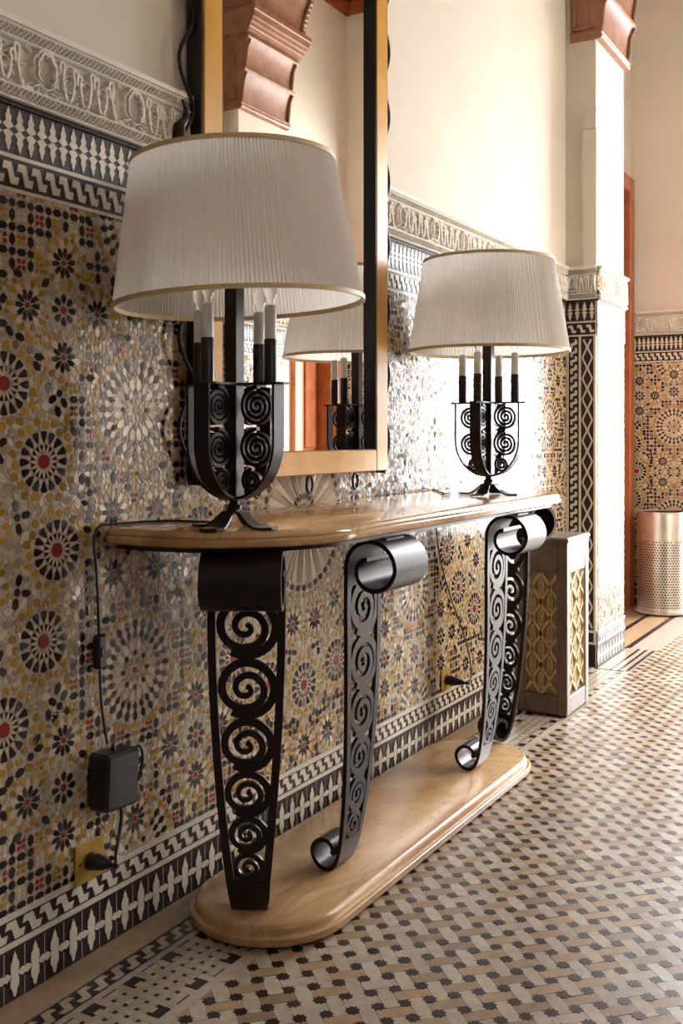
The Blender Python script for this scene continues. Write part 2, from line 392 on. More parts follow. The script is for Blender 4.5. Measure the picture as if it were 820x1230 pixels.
def big(cx, cy):
    disc(cx, cy, .0085, 8, 4)
    ring(cx, cy, 8, .5, [(.011, 0), (.02, -.007), (.033, 0), (.02, .007)], 1)
    ring(cx, cy, 8, 0, [(.0355, -.0025), (.039, -.006), (.046, -.006), (.051, 0), (.046, .006), (.039, .006), (.0355, .0025)], 2)
    ring(cx, cy, 8, 0, [(.012, 0), (.022, -.0075), (.034, -.003), (.034, .003), (.022, .0075)], 5)
    ring(cx, cy, 16, .5, [(.044, 0), (.056, -.0085), (.070, -.0085), (.078, 0), (.070, .0085), (.056, .0085)], 0)
    ring(cx, cy, 16, 0, [(.055, 0), (.064, -.0065), (.074, 0), (.064, .0065)], 5)
    ring(cx, cy, 24, 0, [(.075, 0), (.087, -.0078), (.098, -.003), (.094, 0), (.098, .003), (.087, .0078)], 2)
    ring(cx, cy, 24, .5, [(.083, 0), (.095, -.0075), (.104, -.0065), (.111, 0), (.104, .0065), (.095, .0075)], 0)
    ring(cx, cy, 24, 0, [(.097, 0), (.110, -.0085), (.119, -.0065), (.125, 0), (.119, .0065), (.110, .0085)], 2)
    ring(cx, cy, 24, .5, [(.1135, 0), (.122, -.0078), (.131, 0), (.122, .0078)], 0)
    ring(cx, cy, 24, 0, [(.1275, 0), (.133, -.0085), (.141, -.0085), (.145, 0), (.141, .0085), (.133, .0085)], 3)
    ring(cx, cy, 24, .5, pent(.1405, .0075), lambda i: 3 if i % 3 else 5)
def medallion(cx, cy):
    disc(cx, cy, .013, 16, 4)
    ring(cx, cy, 16, 0, [(.018, 0), (.03, -.0045), (.044, -.006), (.046, 0), (.044, .006), (.03, .0045)], 2)
    ring(cx, cy, 16, .5, [(.03, 0), (.044, -.004), (.056, 0), (.044, .004)], 0)
    ring(cx, cy, 24, 0, [(.058, -.003), (.064, -.006), (.074, -.0065), (.078, 0), (.074, .0065), (.064, .006), (.058, .003)], 2)
    ring(cx, cy, 40, 0, [(.082, -.0042), (.135, -.0085), (.196, -.0132), (.203, 0), (.196, .0132), (.135, .0085), (.082, .0042)], lambda i: (0, 1)[i % 2])
    ring(cx, cy, 40, 0, [(.206, -.006), (.211, -.0115), (.222, -.010), (.226, 0), (.222, .010), (.211, .0115), (.206, .006)], 2)
    ring(cx, cy, 40, .5, [(.2185, 0), (.228, -.008), (.236, 0), (.228, .008)], 0)
    ring(cx, cy, 40, 0, pent(.238, .0085), 3)
medallion(0, 0)
for i in range(16):
    a = 2*PI*i/16; flower(.515*math.cos(a), .515*math.sin(a))
    a += PI/16; star(.325*math.cos(a), .325*math.sin(a), 16*0)
for sy in (-1, 1):
    big(PER/2, sy*.317)
    for sx in (-1, 1):
        star(PER/2+sx*.077, sy*.073)
        cx, cy = sx*.535, sy*.535
        eight(cx, cy)
        for dx, dy in ((.106, 0), (-.106, 0), (0, .106), (0, -.106)): star(cx+dx, cy+dy, 0 if dy == 0 else .25)
        star(sx*.14, sy*.69); star(sx*.29, sy*.69)
    star(0, sy*.70); eight(PER/2, sy*.56); star(PER/2, sy*.68); big(PER/2, sy*.77)
# filler: hexagons, small stars and kites set symmetrically between the motifs
def hexa(x, y, a, l, w): return pol(x, y, a, [(-l, 0), (-l*.45, -w), (l*.45, -w), (l, 0), (l*.45, w), (-l*.45, w)])
def octo(x, y, r):
    return [(x+(r if k % 2 == 0 else r*.78)*math.cos(PI*k/8), y+(r if k % 2 == 0 else r*.78)*math.sin(PI*k/8)) for k in range(16)]
def put4(poly, col):
    P = np.array(poly)
    if P[:, 0].min() < .0015 or P[:, 0].max() > PER/2-.0008 or P[:, 1].min() < .0015 or P[:, 1].max() > HQ-.001: return
    jj, ii = raster(poly)
    if len(jj) == 0 or occ[jj, ii].sum() > .02*len(jj): return
    for sx in (1, -1):
        for sy in (1, -1):
            q = [(sx*x, sy*y) for x, y in poly]
            if sx*sy < 0: q = q[::-1]
            j, i = raster(q); occ[j, i] = True; TILES.append((q, col))
def cross(x, y, a0):
    put(octo(x, y, .0102), 2, thr=.15)
    for k in range(4): put(pol(x, y, a0+k*PI/2, [(.0112, 0), (.0178, -.0080), (.0325, -.0080), (.0390, 0), (.0325, .0080), (.0178, .0080)]), 2)
for k in range(16):
    a = 2*PI*(k+.5)/16
    for r in (.408, .628): cross(r*math.cos(a), r*math.sin(a), a+PI/4*0)
NLP, NLQ = 15, 15
LP = PER/2/NLP; LQ = HQ/NLQ
def nodes():
    for i in range(NLP+1):
        for j in range(NLQ+1):
            x, y = (i+.5)*LP, (j+.5)*LQ
            if math.hypot(x, y) > .60: yield i, j, x, y
for i, j, x, y in nodes(): put4(octo(x, y, .0105), 2)
for i, j, x, y in nodes():
    put4(hexa(x+LP/2, y, 0, .0142, .0082), 2); put4(hexa(x, y+LQ/2, PI/2, .0142, .0082), 2)
    put4(hexa(x-LP/2, y, 0, .0142, .0082), 2); put4(hexa(x, y-LQ/2, PI/2, .0142, .0082), 2)
for i, j, x, y in nodes():
    cc = 4 if (i+j) % 3 == 0 else (3 if (i+j) % 3 == 1 else 0)
    for q in range(4):
        a = PI/4+q*PI/2
        put4(pol(x+LP/2, y+LQ/2, a, [(.0015, 0), (.0085, -.0058), (.0150, -.0030), (.0150, .0030), (.0085, .0058)]), cc)
cells = [(x, y) for x in np.arange(.006, PER/2, .0115) for y in np.arange(.006, HQ, .0115)]
random.shuffle(cells)
for st, (nc, l, w) in enumerate(((2, .0150, .0085), (2, .0115, .0070), (3, .0085, .0055), (3, .0062, .0042), (4, .0044, .0032))):
    for rep in range(nc):
        for x, y in cells:
            x2 = x+random.uniform(-.006, .006); y2 = y+random.uniform(-.006, .006)
            i, j = int(x2/RES) % GW, int((y2+HQ)/RES)
            if j >= GH or occ[j, i]: continue
            r = random.random(); an = random.randrange(16)*PI/8; rr = math.hypot(x2, y2); field = rr < .60
            sh = pol(x2, y2, an, [(-l, 0), (-l*.1, -w), (l*.8, -w*.45), (l, 0), (l*.8, w*.45), (-l*.1, w)])
            if st == 0: put4(hexa(x2, y2, an, l, w), (1 if r < .5 else (0 if r < .8 else 5)) if field else (2 if r < .7 else 3))
            elif st == 1: put4(sh, (1 if r < .45 else (0 if r < .8 else 5)) if field else (3 if r < .55 else (2 if r < .7 else 0)))
            else: put4(sh, (0 if r < .6 else (1 if r < .88 else 5)) if field or st > 2 else (0 if r < .45 else (3 if r < .7 else 1)))
print('zellij tiles per period', len(TILES))

def clip_poly(P, x0, x1, y0, y1):
    for ax, val, sgn in ((0, x0, 1), (0, x1, -1), (1, y0, 1), (1, y1, -1)):
        out = []; n = len(P)
        for i in range(n):
            a, b = P[i], P[(i+1) % n]; da = sgn*(a[ax]-val); db = sgn*(b[ax]-val)
            if da >= 0: out.append(a)
            if (da >= 0) != (db >= 0):
                t = da/(da-db); out.append((a[0]+t*(b[0]-a[0]), a[1]+t*(b[1]-a[1])))
        P = out
        if len(P) < 3: return None
    return P
def tile_geo(poly, M, th=.0013, tilt=.030, shrink=.0003, sides=True):
    P = np.array(poly); c = P.mean(0); d = P-c; L = np.maximum(np.linalg.norm(d, axis=1, keepdims=True), 1e-6)
    P = c+d*np.maximum(1-shrink/L, .6)
    ta, tb = rng.normal(0, tilt, 2); h = np.maximum(th+(P-c)@np.array([ta, tb]), .0004); n = len(P)
    v = [M(p[0], p[1], hh) for p, hh in zip(P, h)]
    if not sides: return v, [tuple(range(n))]
    v += [M(p[0], p[1], 0) for p in P]
    return v, [tuple(range(n))]+[(i, n+i, n+(i+1) % n, (i+1) % n) for i in range(n)]
def lay_zellij(parent, M, a0, a1, b0, b1, acen, bcen=.945, pick=0, flip=False, name='zellij_tile'):
    """lay the pattern on a rectangle of a wall; the 'pick' largest pieces in the picture become objects of their own"""
    items = []
    k0 = int(math.floor((a0-acen)/PER))-1; k1 = int(math.ceil((a1-acen)/PER))+1
    for k in range(k0, k1+1):
        for poly, col in TILES:
            cx = acen+k*PER
            px = [p[0]+cx for p in poly]
            if max(px) < a0 or min(px) > a1: continue
            P = [(p[0]+cx, p[1]+bcen) for p in poly]
            py = [p[1] for p in P]
            if max(py) < b0 or min(py) > b1: continue
            if min(px) < a0 or max(px) > a1 or min(py) < b0 or max(py) > b1:
                P = clip_poly(P, a0, a1, b0, b1)
                if not P: continue
            A = abs(sum(P[i][0]*P[(i+1) % len(P)][1]-P[(i+1) % len(P)][0]*P[i][1] for i in range(len(P))))/2
            if A < 6e-6: continue
            items.append((P, col, A))
    top = set()
    if pick:
        sc = []
        for i, (P, col, A) in enumerate(items):
            c = np.mean(P, 0); q = project(M(c[0], c[1], 0))
            if q is None or not (4 < q[0] < 816 and 4 < q[1] < 1226): continue
            if 135 < q[0] < 430 and 175 < q[1] < 385: continue       # behind the lamp shade
            sc.append((A*max(.1, .5015-.865*(q[0]-410)/FPX)/q[2]**2, i))
        sc.sort(reverse=True); top = {i for _, i in sc[:pick]}
    mb = MB()
    for i, (P, col, A) in enumerate(items):
        if flip: P = P[::-1]
        if i in top:
            c = np.mean(P, 0); o3 = M(c[0], c[1], 0)
            v, f = tile_geo(P, M)
            m = MB().add([tuple(np.subtract(p, o3)) for p in v], f)
            link(name, m.mesh(name, ZMATS[col]), parent, o3)
        else:
            v, f = tile_geo(P, M); mb.add(v, f, col)
    o = mb.obj(name+'_field', ZMATS, parent); o['kind'] = 'stuff'
    return o
Z0, Z1 = .190, 1.716
ACEN = 1.155
ML = lambda a, b, d: (d, a, b)               # left wall: a along y, b up, d out of the wall
mat('zellij_bed', (.43, .34, .24), .5, noise=.25, nscale=40)
MB().prism([(.55, Z0), (Y_PIER, Z0), (Y_PIER, Z1), (.55, Z1)], ML, -.0005, .0002).obj('zellij_bed', 'zellij_bed', wall_left)
MB().prism([(X_FAR_L, Z0), (DO[0]-.08, Z0), (DO[0]-.08, Z1), (X_FAR_L, Z1)], lambda a, b, d: (a, Y_END-d, b), -.0005, .0002).obj('zellij_bed', 'zellij_bed', wall_end)
lay_zellij(wall_left, ML, .55, Y_PIER, Z0, Z1, ACEN, pick=298)
# end wall and pier faces
ME = lambda a, b, d: (a, Y_END-d, b)
lay_zellij(wall_end, ME, X_FAR_L, DO[0]-.08, Z0, Z1, -.68)
lay_zellij(wall_end, ME, DO[1]+.08, X_FAR_R, Z0, Z1, .155)
MP = lambda a, b, d: (X_PIER+d, a, b)
lay_zellij(pier_l, MP, Y_PIER+.02, Y_PIER1-.02, Z0, Z1, 5.55)
MPR = lambda a, b, d: (W_OPP-X_PIER-d, a, b)
lay_zellij(pier_r, MPR, Y_PIER+.02, Y_PIER1-.02, Z0, Z1, 5.55, flip=True)
MR = lambda a, b, d: (W_OPP-d, a, b)
lay_zellij(pier_r, lambda a, b, d: (X_FAR_R-d, a, b), Y_PIER1, 6.45, Z0, Z1, 5.55, flip=True)
# ------------------------------------------------------------------ borders of the dado
def seg_shape(kind, a):
    pass
_h = [(.0038, 0), (.0150, .0075), (.0085, .0145), (.0062, .0175), (.0085, .0225), (.0080, .0285), (.0042, .0335), (.0046, .0375), (.0020, .0425)]
MERLON = _h+[(0, .0475)]+[(-x, y) for x, y in _h[::-1]]
def zpiece(a, h, w):
    """interlaced strap: top bar, diagonal, bottom bar (period a)"""
    return [(.04*a, h), (-.06*a, h-w), (.30*a, h-w), (.50*a, 0), (1.0*a, 0), (1.10*a, w), (.76*a, w), (.56*a, h)]
def unit_mesh(name, polys, M, th, mt):
    mb = MB()
    for p in polys: mb.prism(p, M, 0, th)
    return mb.mesh(name, mt)
def dado_bands(parent, M, a0, a1, own=0, skirt=True, flip=False):
    """dark grounds, pale strips and the pale pieces of each border; own: pieces up to this distance along a are objects"""
    def F(p): return p[::-1] if flip else p
    def strip(b0, b1, th, mt, nm):
        P = F([(a0, b0), (a1, b0), (a1, b1), (a0, b1)]); MB().prism(P, M, 0, th).obj(nm, mt, parent)
    strip(1.786, 1.905, .0016, 'band_dark', 'merlon_ground')
    strip(1.716, 1.724, .0035, 'band_pale', 'pale_strip'); strip(1.724, 1.786, .0016, 'band_dark', 'strap_ground'); strip(1.786, 1.795, .0035, 'band_pale', 'pale_strip')
    strip(1.898, 1.906, .0035, 'band_pale', 'pale_strip')
    if skirt:
        strip(.176, .190, .0035, 'band_pale', 'pale_strip'); strip(.128, .176, .0016, 'band_dark', 'strap_ground'); strip(.116, .128, .0045, 'band_pale', 'pale_strip')
        strip(.0, .116, .0016, 'band_dark', 'skirting_ground')
    jobs = []
    jobs.append(('merlon_tile', .0315, [MERLON], 1.8470, .0032, 1, False))
    jobs.append(('merlon_tile', .0315, [MERLON], 1.8460, .0032, -1, False))
    jobs.append(('strap_tile', .0400, [zpiece(.040, .046, .0170)], 1.732, .0034, 1, False))
    if skirt:
        jobs.append(('strap_tile', .0480, [zpiece(.048, .040, .0150)], .132, .0034, 1, False))
        _c2 = [(.0018, .004), (.0055, .012), (.0062, .019), (.0115, .026), (.0118, .040), (.0095, .047), (.0095, .054), (.0118, .061), (.0115, .075), (.0062, .082), (.0055, .088), (.0018, .096)]
        cross = _c2+[(0, .100)]+[(-x, y) for x, y in _c2[::-1]]
        link_ = [(-.009+.031, .050), (.031, .042), (.040, .050), (.031, .058)]
        linkw = [(.0105, .048), (.022, .041), (.031, .041), (.0415, .052), (.031, .060), (.022, .059)]
        jobs.append(('cross_tile', .0570, [cross], .006, .0034, 1, False))
        jobs.append(('link_tile', .0570, [[(.0105, .0475), (.0215, .041), (.0285, .0445), (.0345, .041), (.0465, .0475), (.0465, .0535), (.0345, .060), (.0285, .0565), (.0215, .060), (.0105, .0535)]], .006, .0034, 1, False))
        jobs.append(('skirting_joint', .0570, [[(.0276, .0), (.0294, .0), (.0294, .042), (.0276, .042)], [(.0276, .058), (.0294, .058), (.0294, .110), (.0276, .110)]], 0, .0019, 1, True))
    for nm, per, polys, b, th, s, stuff in jobs:
        polys2 = [[(x, b+s*y) for x, y in p] for p in polys]
        if s < 0: polys2 = [p[::-1] for p in polys2]
        n = int((a1-a0-.01)/per); st = a0+.5*((a1-a0)-n*per)+(per*.5 if 'merlon' in nm else .0)
        mt = 'band_pale' if nm != 'skirting_joint' else 'grout'
        mesh = None; rest = MB()
        for i in range(n):
            a = st+i*per; own_it = False
            if a+per > a1: break
            if own and not stuff:
                q = project(M(a+per/2, b, 0)); own_it = q is not None and -5 < q[0] < 825 and -10 < q[1] < 1240 and a < own
            if own_it:
                o3 = M(a, 0, 0)
                if mesh is None:
                    mb = MB()
                    for p in polys2: mb.prism(F([(x, y) for x, y in p]), lambda aa, bb, d: tuple(np.subtract(M(aa, bb, d), M(0, 0, 0))), 0, th)
                    mesh = mb.mesh(nm, mt)
                link(nm, mesh, parent, o3)
            else:
                for p in polys2: rest.prism(F([(x+a, y) for x, y in p]), M, 0, th)
        if rest.v:
            o = rest.obj(nm+'_run', mt, parent); o['kind'] = 'stuff'
dado_bands(wall_left, ML, .55, Y_PIER, own=4.3)
dado_bands(wall_end, ME, X_FAR_L, DO[0]-.08)
dado_bands(wall_end, ME, DO[1]+.08, X_FAR_R)
dado_bands(pier_l, MP, Y_PIER+.004, Y_PIER1-.004)
dado_bands(pier_r, MPR, Y_PIER+.004, Y_PIER1-.004, flip=True)
MPF = lambda a, b, d: (a, Y_PIER-d, b)
# pier face toward the viewer: strap border and chain of lozenges
def pier_face(parent, x0, x1, mir):
    def M(a, b, d): return (a if not mir else W_OPP-a, Y_PIER-d, b)
    def F(p): return p[::-1] if mir else p
    def strip(a0, a1, b0, b1, th, mt, nm): MB().prism(F([(a0, b0), (a1, b0), (a1, b1), (a0, b1)]), M, 0, th).obj(nm, mt, parent)
    strip(x0, x1, 0, 1.905, .0014, 'band_dark', 'dark_ground')
    xs = (x0, x0+.012, x0+.066, x0+.078, x1-.010, x1)
    for a0, a1 in ((xs[0], xs[1]), (xs[2], xs[3]), (xs[4], xs[5])): strip(a0, a1, .128, 1.724, .0034, 'band_pale', 'pale_strip')
    for b0, b1 in ((.116, .128), (.176, .19), (1.716, 1.724), (1.786, 1.795), (1.898, 1.906)): strip(x0, x1, b0, b1, .0036, 'band_pale', 'pale_strip')
    zp = zpiece(.044, .036, .012)
    zmesh = MB().prism(F([(-(y), x) for x, y in zp]), lambda a, b, d: tuple(np.subtract(M(a, b, d), M(0, 0, 0))), 0, .0032).mesh('strap_tile', 'band_pale')
    for i in range(34):
        link('strap_tile', zmesh, parent, M(xs[1]+.045, .196+i*.0442, 0))
    # lozenge chain: two zigzag pale ribbons leave dark diamonds
    c = (xs[3]+xs[4])/2; hw = (xs[4]-xs[3])/2-.006; per = .108; rest = MB()
    for s in (-1, 1):
        pts = []
        for i in range(int(1.5/per*8)+1):
            b = .20+i*per/8; ph = (i % 8)/8
            w = hw*(abs(1-2*ph)); w = min(max(w, hw*.10), hw*.92); pts.append((c+s*w, b))
        rest.ribbon(pts, .009, lambda a, b, d: M(a, b, d), 0, .0032)
    rest.obj('lozenge_border', 'band_pale', parent, fix=True)
    for s, b in ((1, 1.8470), (-1, 1.8460)):
        n = int((x1-x0)/.0315)
        p = [(x, s*y) for x, y in MERLON]; p = p if s > 0 else p[::-1]
        me = MB().prism(F(p), lambda a, b, d: tuple(np.subtract(M(a, b, d), M(0, 0, 0))), 0, .0032).mesh('merlon_tile', 'band_pale')
        for i in range(n): link('merlon_tile', me, parent, M(x0+(i+.5)*(x1-x0)/n, b, 0))
    me = MB().prism(F(zpiece(.040, .040, .0125)), lambda a, b, d: tuple(np.subtract(M(a, b, d), M(0, 0, 0))), 0, .0032).mesh('strap_tile', 'band_pale')
    for i in range(3): link('strap_tile', me, parent, M(x0+.01+i*.048, 1.735, 0))
pier_face(pier_l, .004, X_PIER-.008, False)
pier_face(pier_r, .004, X_PIER-.008, True)

# ------------------------------------------------------------------ carved stucco frieze
FU, FH = .28, .162
def frieze_mesh(nx=270, nz=150):
    xs = np.linspace(0, FU, nx+1); zs = np.linspace(0, FH, nz+1); X, Z = np.meshgrid(xs, zs)
    H = np.zeros_like(X)
    def stroke(pts, w, h):
        nonlocal H
        pts = np.array(pts); best = np.full(X.shape, 1e9)
        for a, b in zip(pts[:-1], pts[1:]):
            for sh in (-FU, 0, FU):
                ax, ay = a[0]+sh, a[1]; bx, by = b[0]+sh, b[1]
                if max(ax, bx) < -.02 or min(ax, bx) > FU+.02: continue
                dx, dy = bx-ax, by-ay; t = np.clip(((X-ax)*dx+(Z-ay)*dy)/(dx*dx+dy*dy+1e-12), 0, 1)
                best = np.minimum(best, np.hypot(X-ax-t*dx, Z-ay-t*dy))
        H = np.maximum(H, h*np.clip((w-best)/(w*.42), 0, 1))
    # lattice strips
    for zc in (.017, .145):
        u = (X+Z)/.0127; v = (X-Z)/.0127
        lat = np.maximum(np.abs((u % 1)-.5), np.abs((v % 1)-.5))*2
        m = (np.abs(Z-zc) < .0105); H = np.where(m, np.maximum(H, .006*np.clip((lat-.62)/.2, 0, 1)), H)
    for zc, w in ((.003, .0035), (.0305, .0032), (.1315, .0032), (.159, .0045)):
        H = np.maximum(H, .008*np.clip((w-np.abs(Z-zc))/(w*.4), 0, 1))
    # cusped cartouche
    ax = .062; A = []
    for i in range(41):
        t = i/40; th = PI*1.5*t-PI*.25
        r = .0265*(1+.16*abs(math.sin(4*th)))
        A.append((ax+r*math.cos(th)*.86, .085+r*math.sin(th)*1.25))
    stroke(A, .0045, .0085)
    B = [(ax+(p[0]-ax)*1.38, .083+(p[1]-.083)*1.18) for p in A]; stroke(B, .0040, .007)
    stroke([(ax-.036, .045), (ax-.018, .052), (ax, .044), (ax+.018, .052), (ax+.036, .045)], .003, .0075)
    ins = (np.abs(X-ax) < .017) & (np.abs(Z-.083) < .026)
    u = (X+Z*.7)/.006; v = (X-Z*.7)/.006
    H = np.where(ins, np.maximum(H, .0042*(np.maximum(np.abs((u % 1)-.5), np.abs((v % 1)-.5)) > .33)), H)
    rs = random.Random(4)
    # interlaced upright strokes with hooks
    for k, x in enumerate((.112, .138, .163, .190, .216, .240, .264)):
        lean = .004*(1 if k % 2 else -1)
        top = .120-.008*(k % 3); hk = (.013 if k % 2 else -.013)
        pts = [(x-hk*.6, .040), (x-lean, .046), (x, .062), (x+lean, .085), (x, top-.008)]
        for i in range(7): a = PI*i/6; pts.append((x+hk/2-hk/2*math.cos(a), top-.008+.008*math.sin(a)))
        pts.append((x+hk, top-.022)); stroke(pts, .0052, .0085)
    for x in (.125, .176, .228):
        pts = [(x-.018, .058), (x-.006, .066), (x+.004, .056), (x+.016, .062), (x+.024, .050)]; stroke(pts, .0030, .0075)
        stroke([(x-.02, .096), (x-.008, .088), (x+.006, .099), (x+.018, .090)], .0026, .0065)
    # leaf curls in the ground
    for n in range(70):
        x = rs.uniform(.095, .285); z = rs.uniform(.040, .122); r0 = rs.uniform(.004, .0085); a0 = rs.uniform(0, 6.28); d = rs.choice((-1, 1)); pts = []
        for i in range(12): t = i/11; pts.append((x+r0*(1-.75*t)*math.cos(a0+d*5*t), z+r0*(1-.75*t)*math.sin(a0+d*5*t)))
        stroke(pts, .0027, .0050)
    for n in range(20):
        x = rs.uniform(.0, .10); z = rs.choice((rs.uniform(.036, .05), rs.uniform(.112, .127))); r0 = rs.uniform(.004, .008); a0 = rs.uniform(0, 6.28); pts = []
        for i in range(12): t = i/11; pts.append((x+r0*(1-.75*t)*math.cos(a0+5*t), z+r0*(1-.75*t)*math.sin(a0+5*t)))
        stroke(pts, .0027, .0050)
    return X, Z, H
FX, FZ, FHt = frieze_mesh()
def frieze(parent, M, a0, a1, flip=False, z0=1.906):
    n = max(1, round((a1-a0)/FU)); L = (a1-a0)/n; nz, nx = FX.shape
    idx = np.arange(nz*nx).reshape(nz, nx)
    q = np.stack([idx[:-1, :-1], idx[:-1, 1:], idx[1:, 1:], idx[1:, :-1]], -1).reshape(-1, 4)
    if flip: q = q[:, ::-1]
    o0 = M(0, 0, 0)
    V = [tuple(np.subtract(M(x*L/FU, z, .003+h*2.3), o0)) for x, z, h in zip(FX.ravel(), FZ.ravel(), FHt.ravel())]
    me = bpy.data.meshes.new('carved_frieze'); me.from_pydata(V, [], q.tolist()); me.materials.append(MATS['stucco'])
    me.polygons.foreach_set('use_smooth', [True]*len(me.polygons)); me.update()
    for i in range(n): link('carved_frieze', me, parent, M(a0+i*L, z0, 0))
    P = [(a0, DADO-.004), (a1, DADO-.004), (a1, DADO+.008), (a0, DADO+.008)]
    MB().prism(P[::-1] if flip else P, M, 0, .028).obj('frieze_lip', 'stucco', parent)
    P = [(a0, 1.897), (a1, 1.897), (a1, 1.908), (a0, 1.908)]
    MB().prism(P[::-1] if flip else P, M, 0, .0075).obj('frieze_foot', 'band_dark', parent)
frieze(wall_left, ML, .70, Y_PIER)
frieze(wall_end, ME, X_FAR_L, DO[0]-.08)
frieze(pier_l, MPF, 0, X_PIER)
frieze(pier_l, MP, Y_PIER, Y_PIER1)
frieze(pier_r, MPR, Y_PIER, Y_PIER1, flip=True)

# ------------------------------------------------------------------ mosaic floor
MF = lambda a, b, d: (a, b, d)
PT = .0566; BW = .0345
def floor_field():
    ca = math.cos(PI/4)
    items = []
    hb = PT-BW/2; ch = .0055
    Hbar = [(-hb, -BW/2+ch), (-hb+ch*.6, -BW/2), (hb-ch*.6, -BW/2), (hb, -BW/2+ch), (hb, BW/2-ch), (hb-ch*.6, BW/2), (-hb+ch*.6, BW/2), (-hb, BW/2-ch)]
    Vbar = [(-y, x) for x, y in Hbar]
    star_ = [((.0172 if k % 2 == 0 else .0132)*math.cos(PI*k/8), (.0172 if k % 2 == 0 else .0132)*math.sin(PI*k/8)) for k in range(16)]
    def rot(p, x, y): return [(x+(u-v)*ca, y+(u+v)*ca) for u, v in p]
    N = 150
    for i in range(-N, N):
        for j in range(-N, N):
            x = (i-j)*PT*ca+.401; y = (i+j)*PT*ca+1.873+ (PT*ca)
            if not (.30 < x < 2.36 and .6 < y < 7.42): continue
            yb = y
            odd = (i+j) % 2
            items.append((rot(Vbar if odd else Hbar, x, yb), 0 if odd else 1, (x, yb)))
            items.append((rot(star_, x, yb-PT*ca), 2, (x, yb-PT*ca)))
    return items
FM = ['floor_white', 'floor_tan', 'floor_dark']
def lay_floor():
    items = []
    for P, col, c in floor_field():
        lim0 = .337; lim1 = W_OPP
        if max(p[0] for p in P) < lim0: continue
        if min(p[0] for p in P) < lim0 or max(p[1] for p in P) > 6.9:
            P = clip_poly(P, lim0, 9, 0, 6.9)
            if not P: continue
        if col == 1 and random.random() < .10: col = 0
        items.append((P, col, c))
    sc = []
    for i, (P, col, c) in enumerate(items):
        q = project((c[0], c[1], 0))
        if q and 6 < q[0] < 814 and q[1] < 1222: sc.append((q[1], i))
    sc.sort(reverse=True); top = {i for _, i in sc[:240]}
    mb = MB()
    for i, (P, col, c) in enumerate(items):
        th = .0012 if col < 2 else .0016
        near = c[1] < 3.0
        v, f = tile_geo(P, MF, th, .010, .0004, near)
        if i in top:
            o3 = (c[0], c[1], 0); m = MB().add([tuple(np.subtract(p, o3)) for p in v], f)
            link('floor_tile', m.mesh('floor_tile', FM[col]), floor, o3)
        else: mb.add(v, f, col)
    o = mb.obj('floor_tile_field', FM, floor); o['kind'] = 'stuff'
lay_floor()
def floor_border():
    Y0, Y1 = .6, Y_PIER-.01
    def strip(x0, x1, th, mt, nm): MB().box(x0, x1, Y0, Y1, 0, th).obj(nm, mt, floor)
    strip(.002, .085, .0030, 'floor_tan', 'beige_strip')
    strip(.085, .150, .0006, 'floor_dark', 'border_ground'); strip(.138, .154, .0018, 'floor_white', 'pale_strip')
    strip(.154, .312, .0006, 'floor_dark', 'border_ground'); strip(.312, .337, .0020, 'floor_white', 'pale_strip')
    zp = zpiece(.052, .040, .013)
    me = MB().prism([(x, y) for x, y in zp][::1], lambda a, b, d: (b, a, d), 0, .0018).obj('strap_tile', 'floor_white', floor, fix=True)
    me.location = (.0915, 1.30, 0)
    for i in range(1, 60):
        y = 1.30+i*.052
        if y < 4.2: link('strap_tile', me.data, floor, (.0915, y, 0))
    # woven band
    p = .0315; w = .0205; hb = p-w/2-.0008
    A = MB().prism([(-hb, -w/2), (hb, -w/2), (hb, w/2), (-hb, w/2)], MF, 0, .0017).mesh('weave_tile', 'floor_white')
    B = MB().prism([(-w/2, -hb), (w/2, -hb), (w/2, hb), (-w/2, hb)], MF, 0, .0017).mesh('weave_tile', 'floor_white')
    rest = MB(); cnt = 0
    for j in range(int((Y1-1.1)/p)):
        for i in range(5):
            x = .170+i*p; y = 1.1+j*p
            k = (i+j) % 2
            if (i == 0 and j % 4 == 0) or (i == 4 and j % 4 == 2):
                continue
            if y < 2.6 and cnt < 230:
                link('weave_tile', A if k else B, floor, (x, y, 0)); cnt += 1
            else:
                h, g = (hb, w/2) if k else (w/2, hb)
                rest.add([(x-h, y-g, .0017), (x+h, y-g, .0017), (x+h, y+g, .0017), (x-h, y+g, .0017)], [(0, 1, 2, 3)])
    o = rest.obj('weave_tile_run', 'floor_white', floor); o['kind'] = 'stuff'
    # passage between the piers: border strips running on
    for x0, x1, mt in ((.19, .23, 'floor_white'), (.25, .27, 'floor_dark'), (.31, .33, 'floor_dark')):
        pass
    mb = MB()
    for x0, x1, m in ((X_FAR_L+.02, .0, 0), (.0, .03, 1), (.03, .16, 0), (.16, .19, 1)): mb.box(x0, x1, Y_PIER1+.02, Y_END-.02, 0, .0022, m)
    mb.obj('passage_strip', ['floor_tan', 'floor_dark'], floor)
    mb = MB()
    for x0, x1, m in ((X_PIER+.01, .235, 0), (.235, .25, 1), (.25, .275, 0), (.275, .29, 1), (.29, .315, 0), (.315, .33, 1)): mb.box(x0, x1, Y_PIER-.02, Y_PIER1+.02, 0, .0023, m)
    mb.obj('passage_strip', ['floor_white', 'floor_dark'], floor)
floor_border()

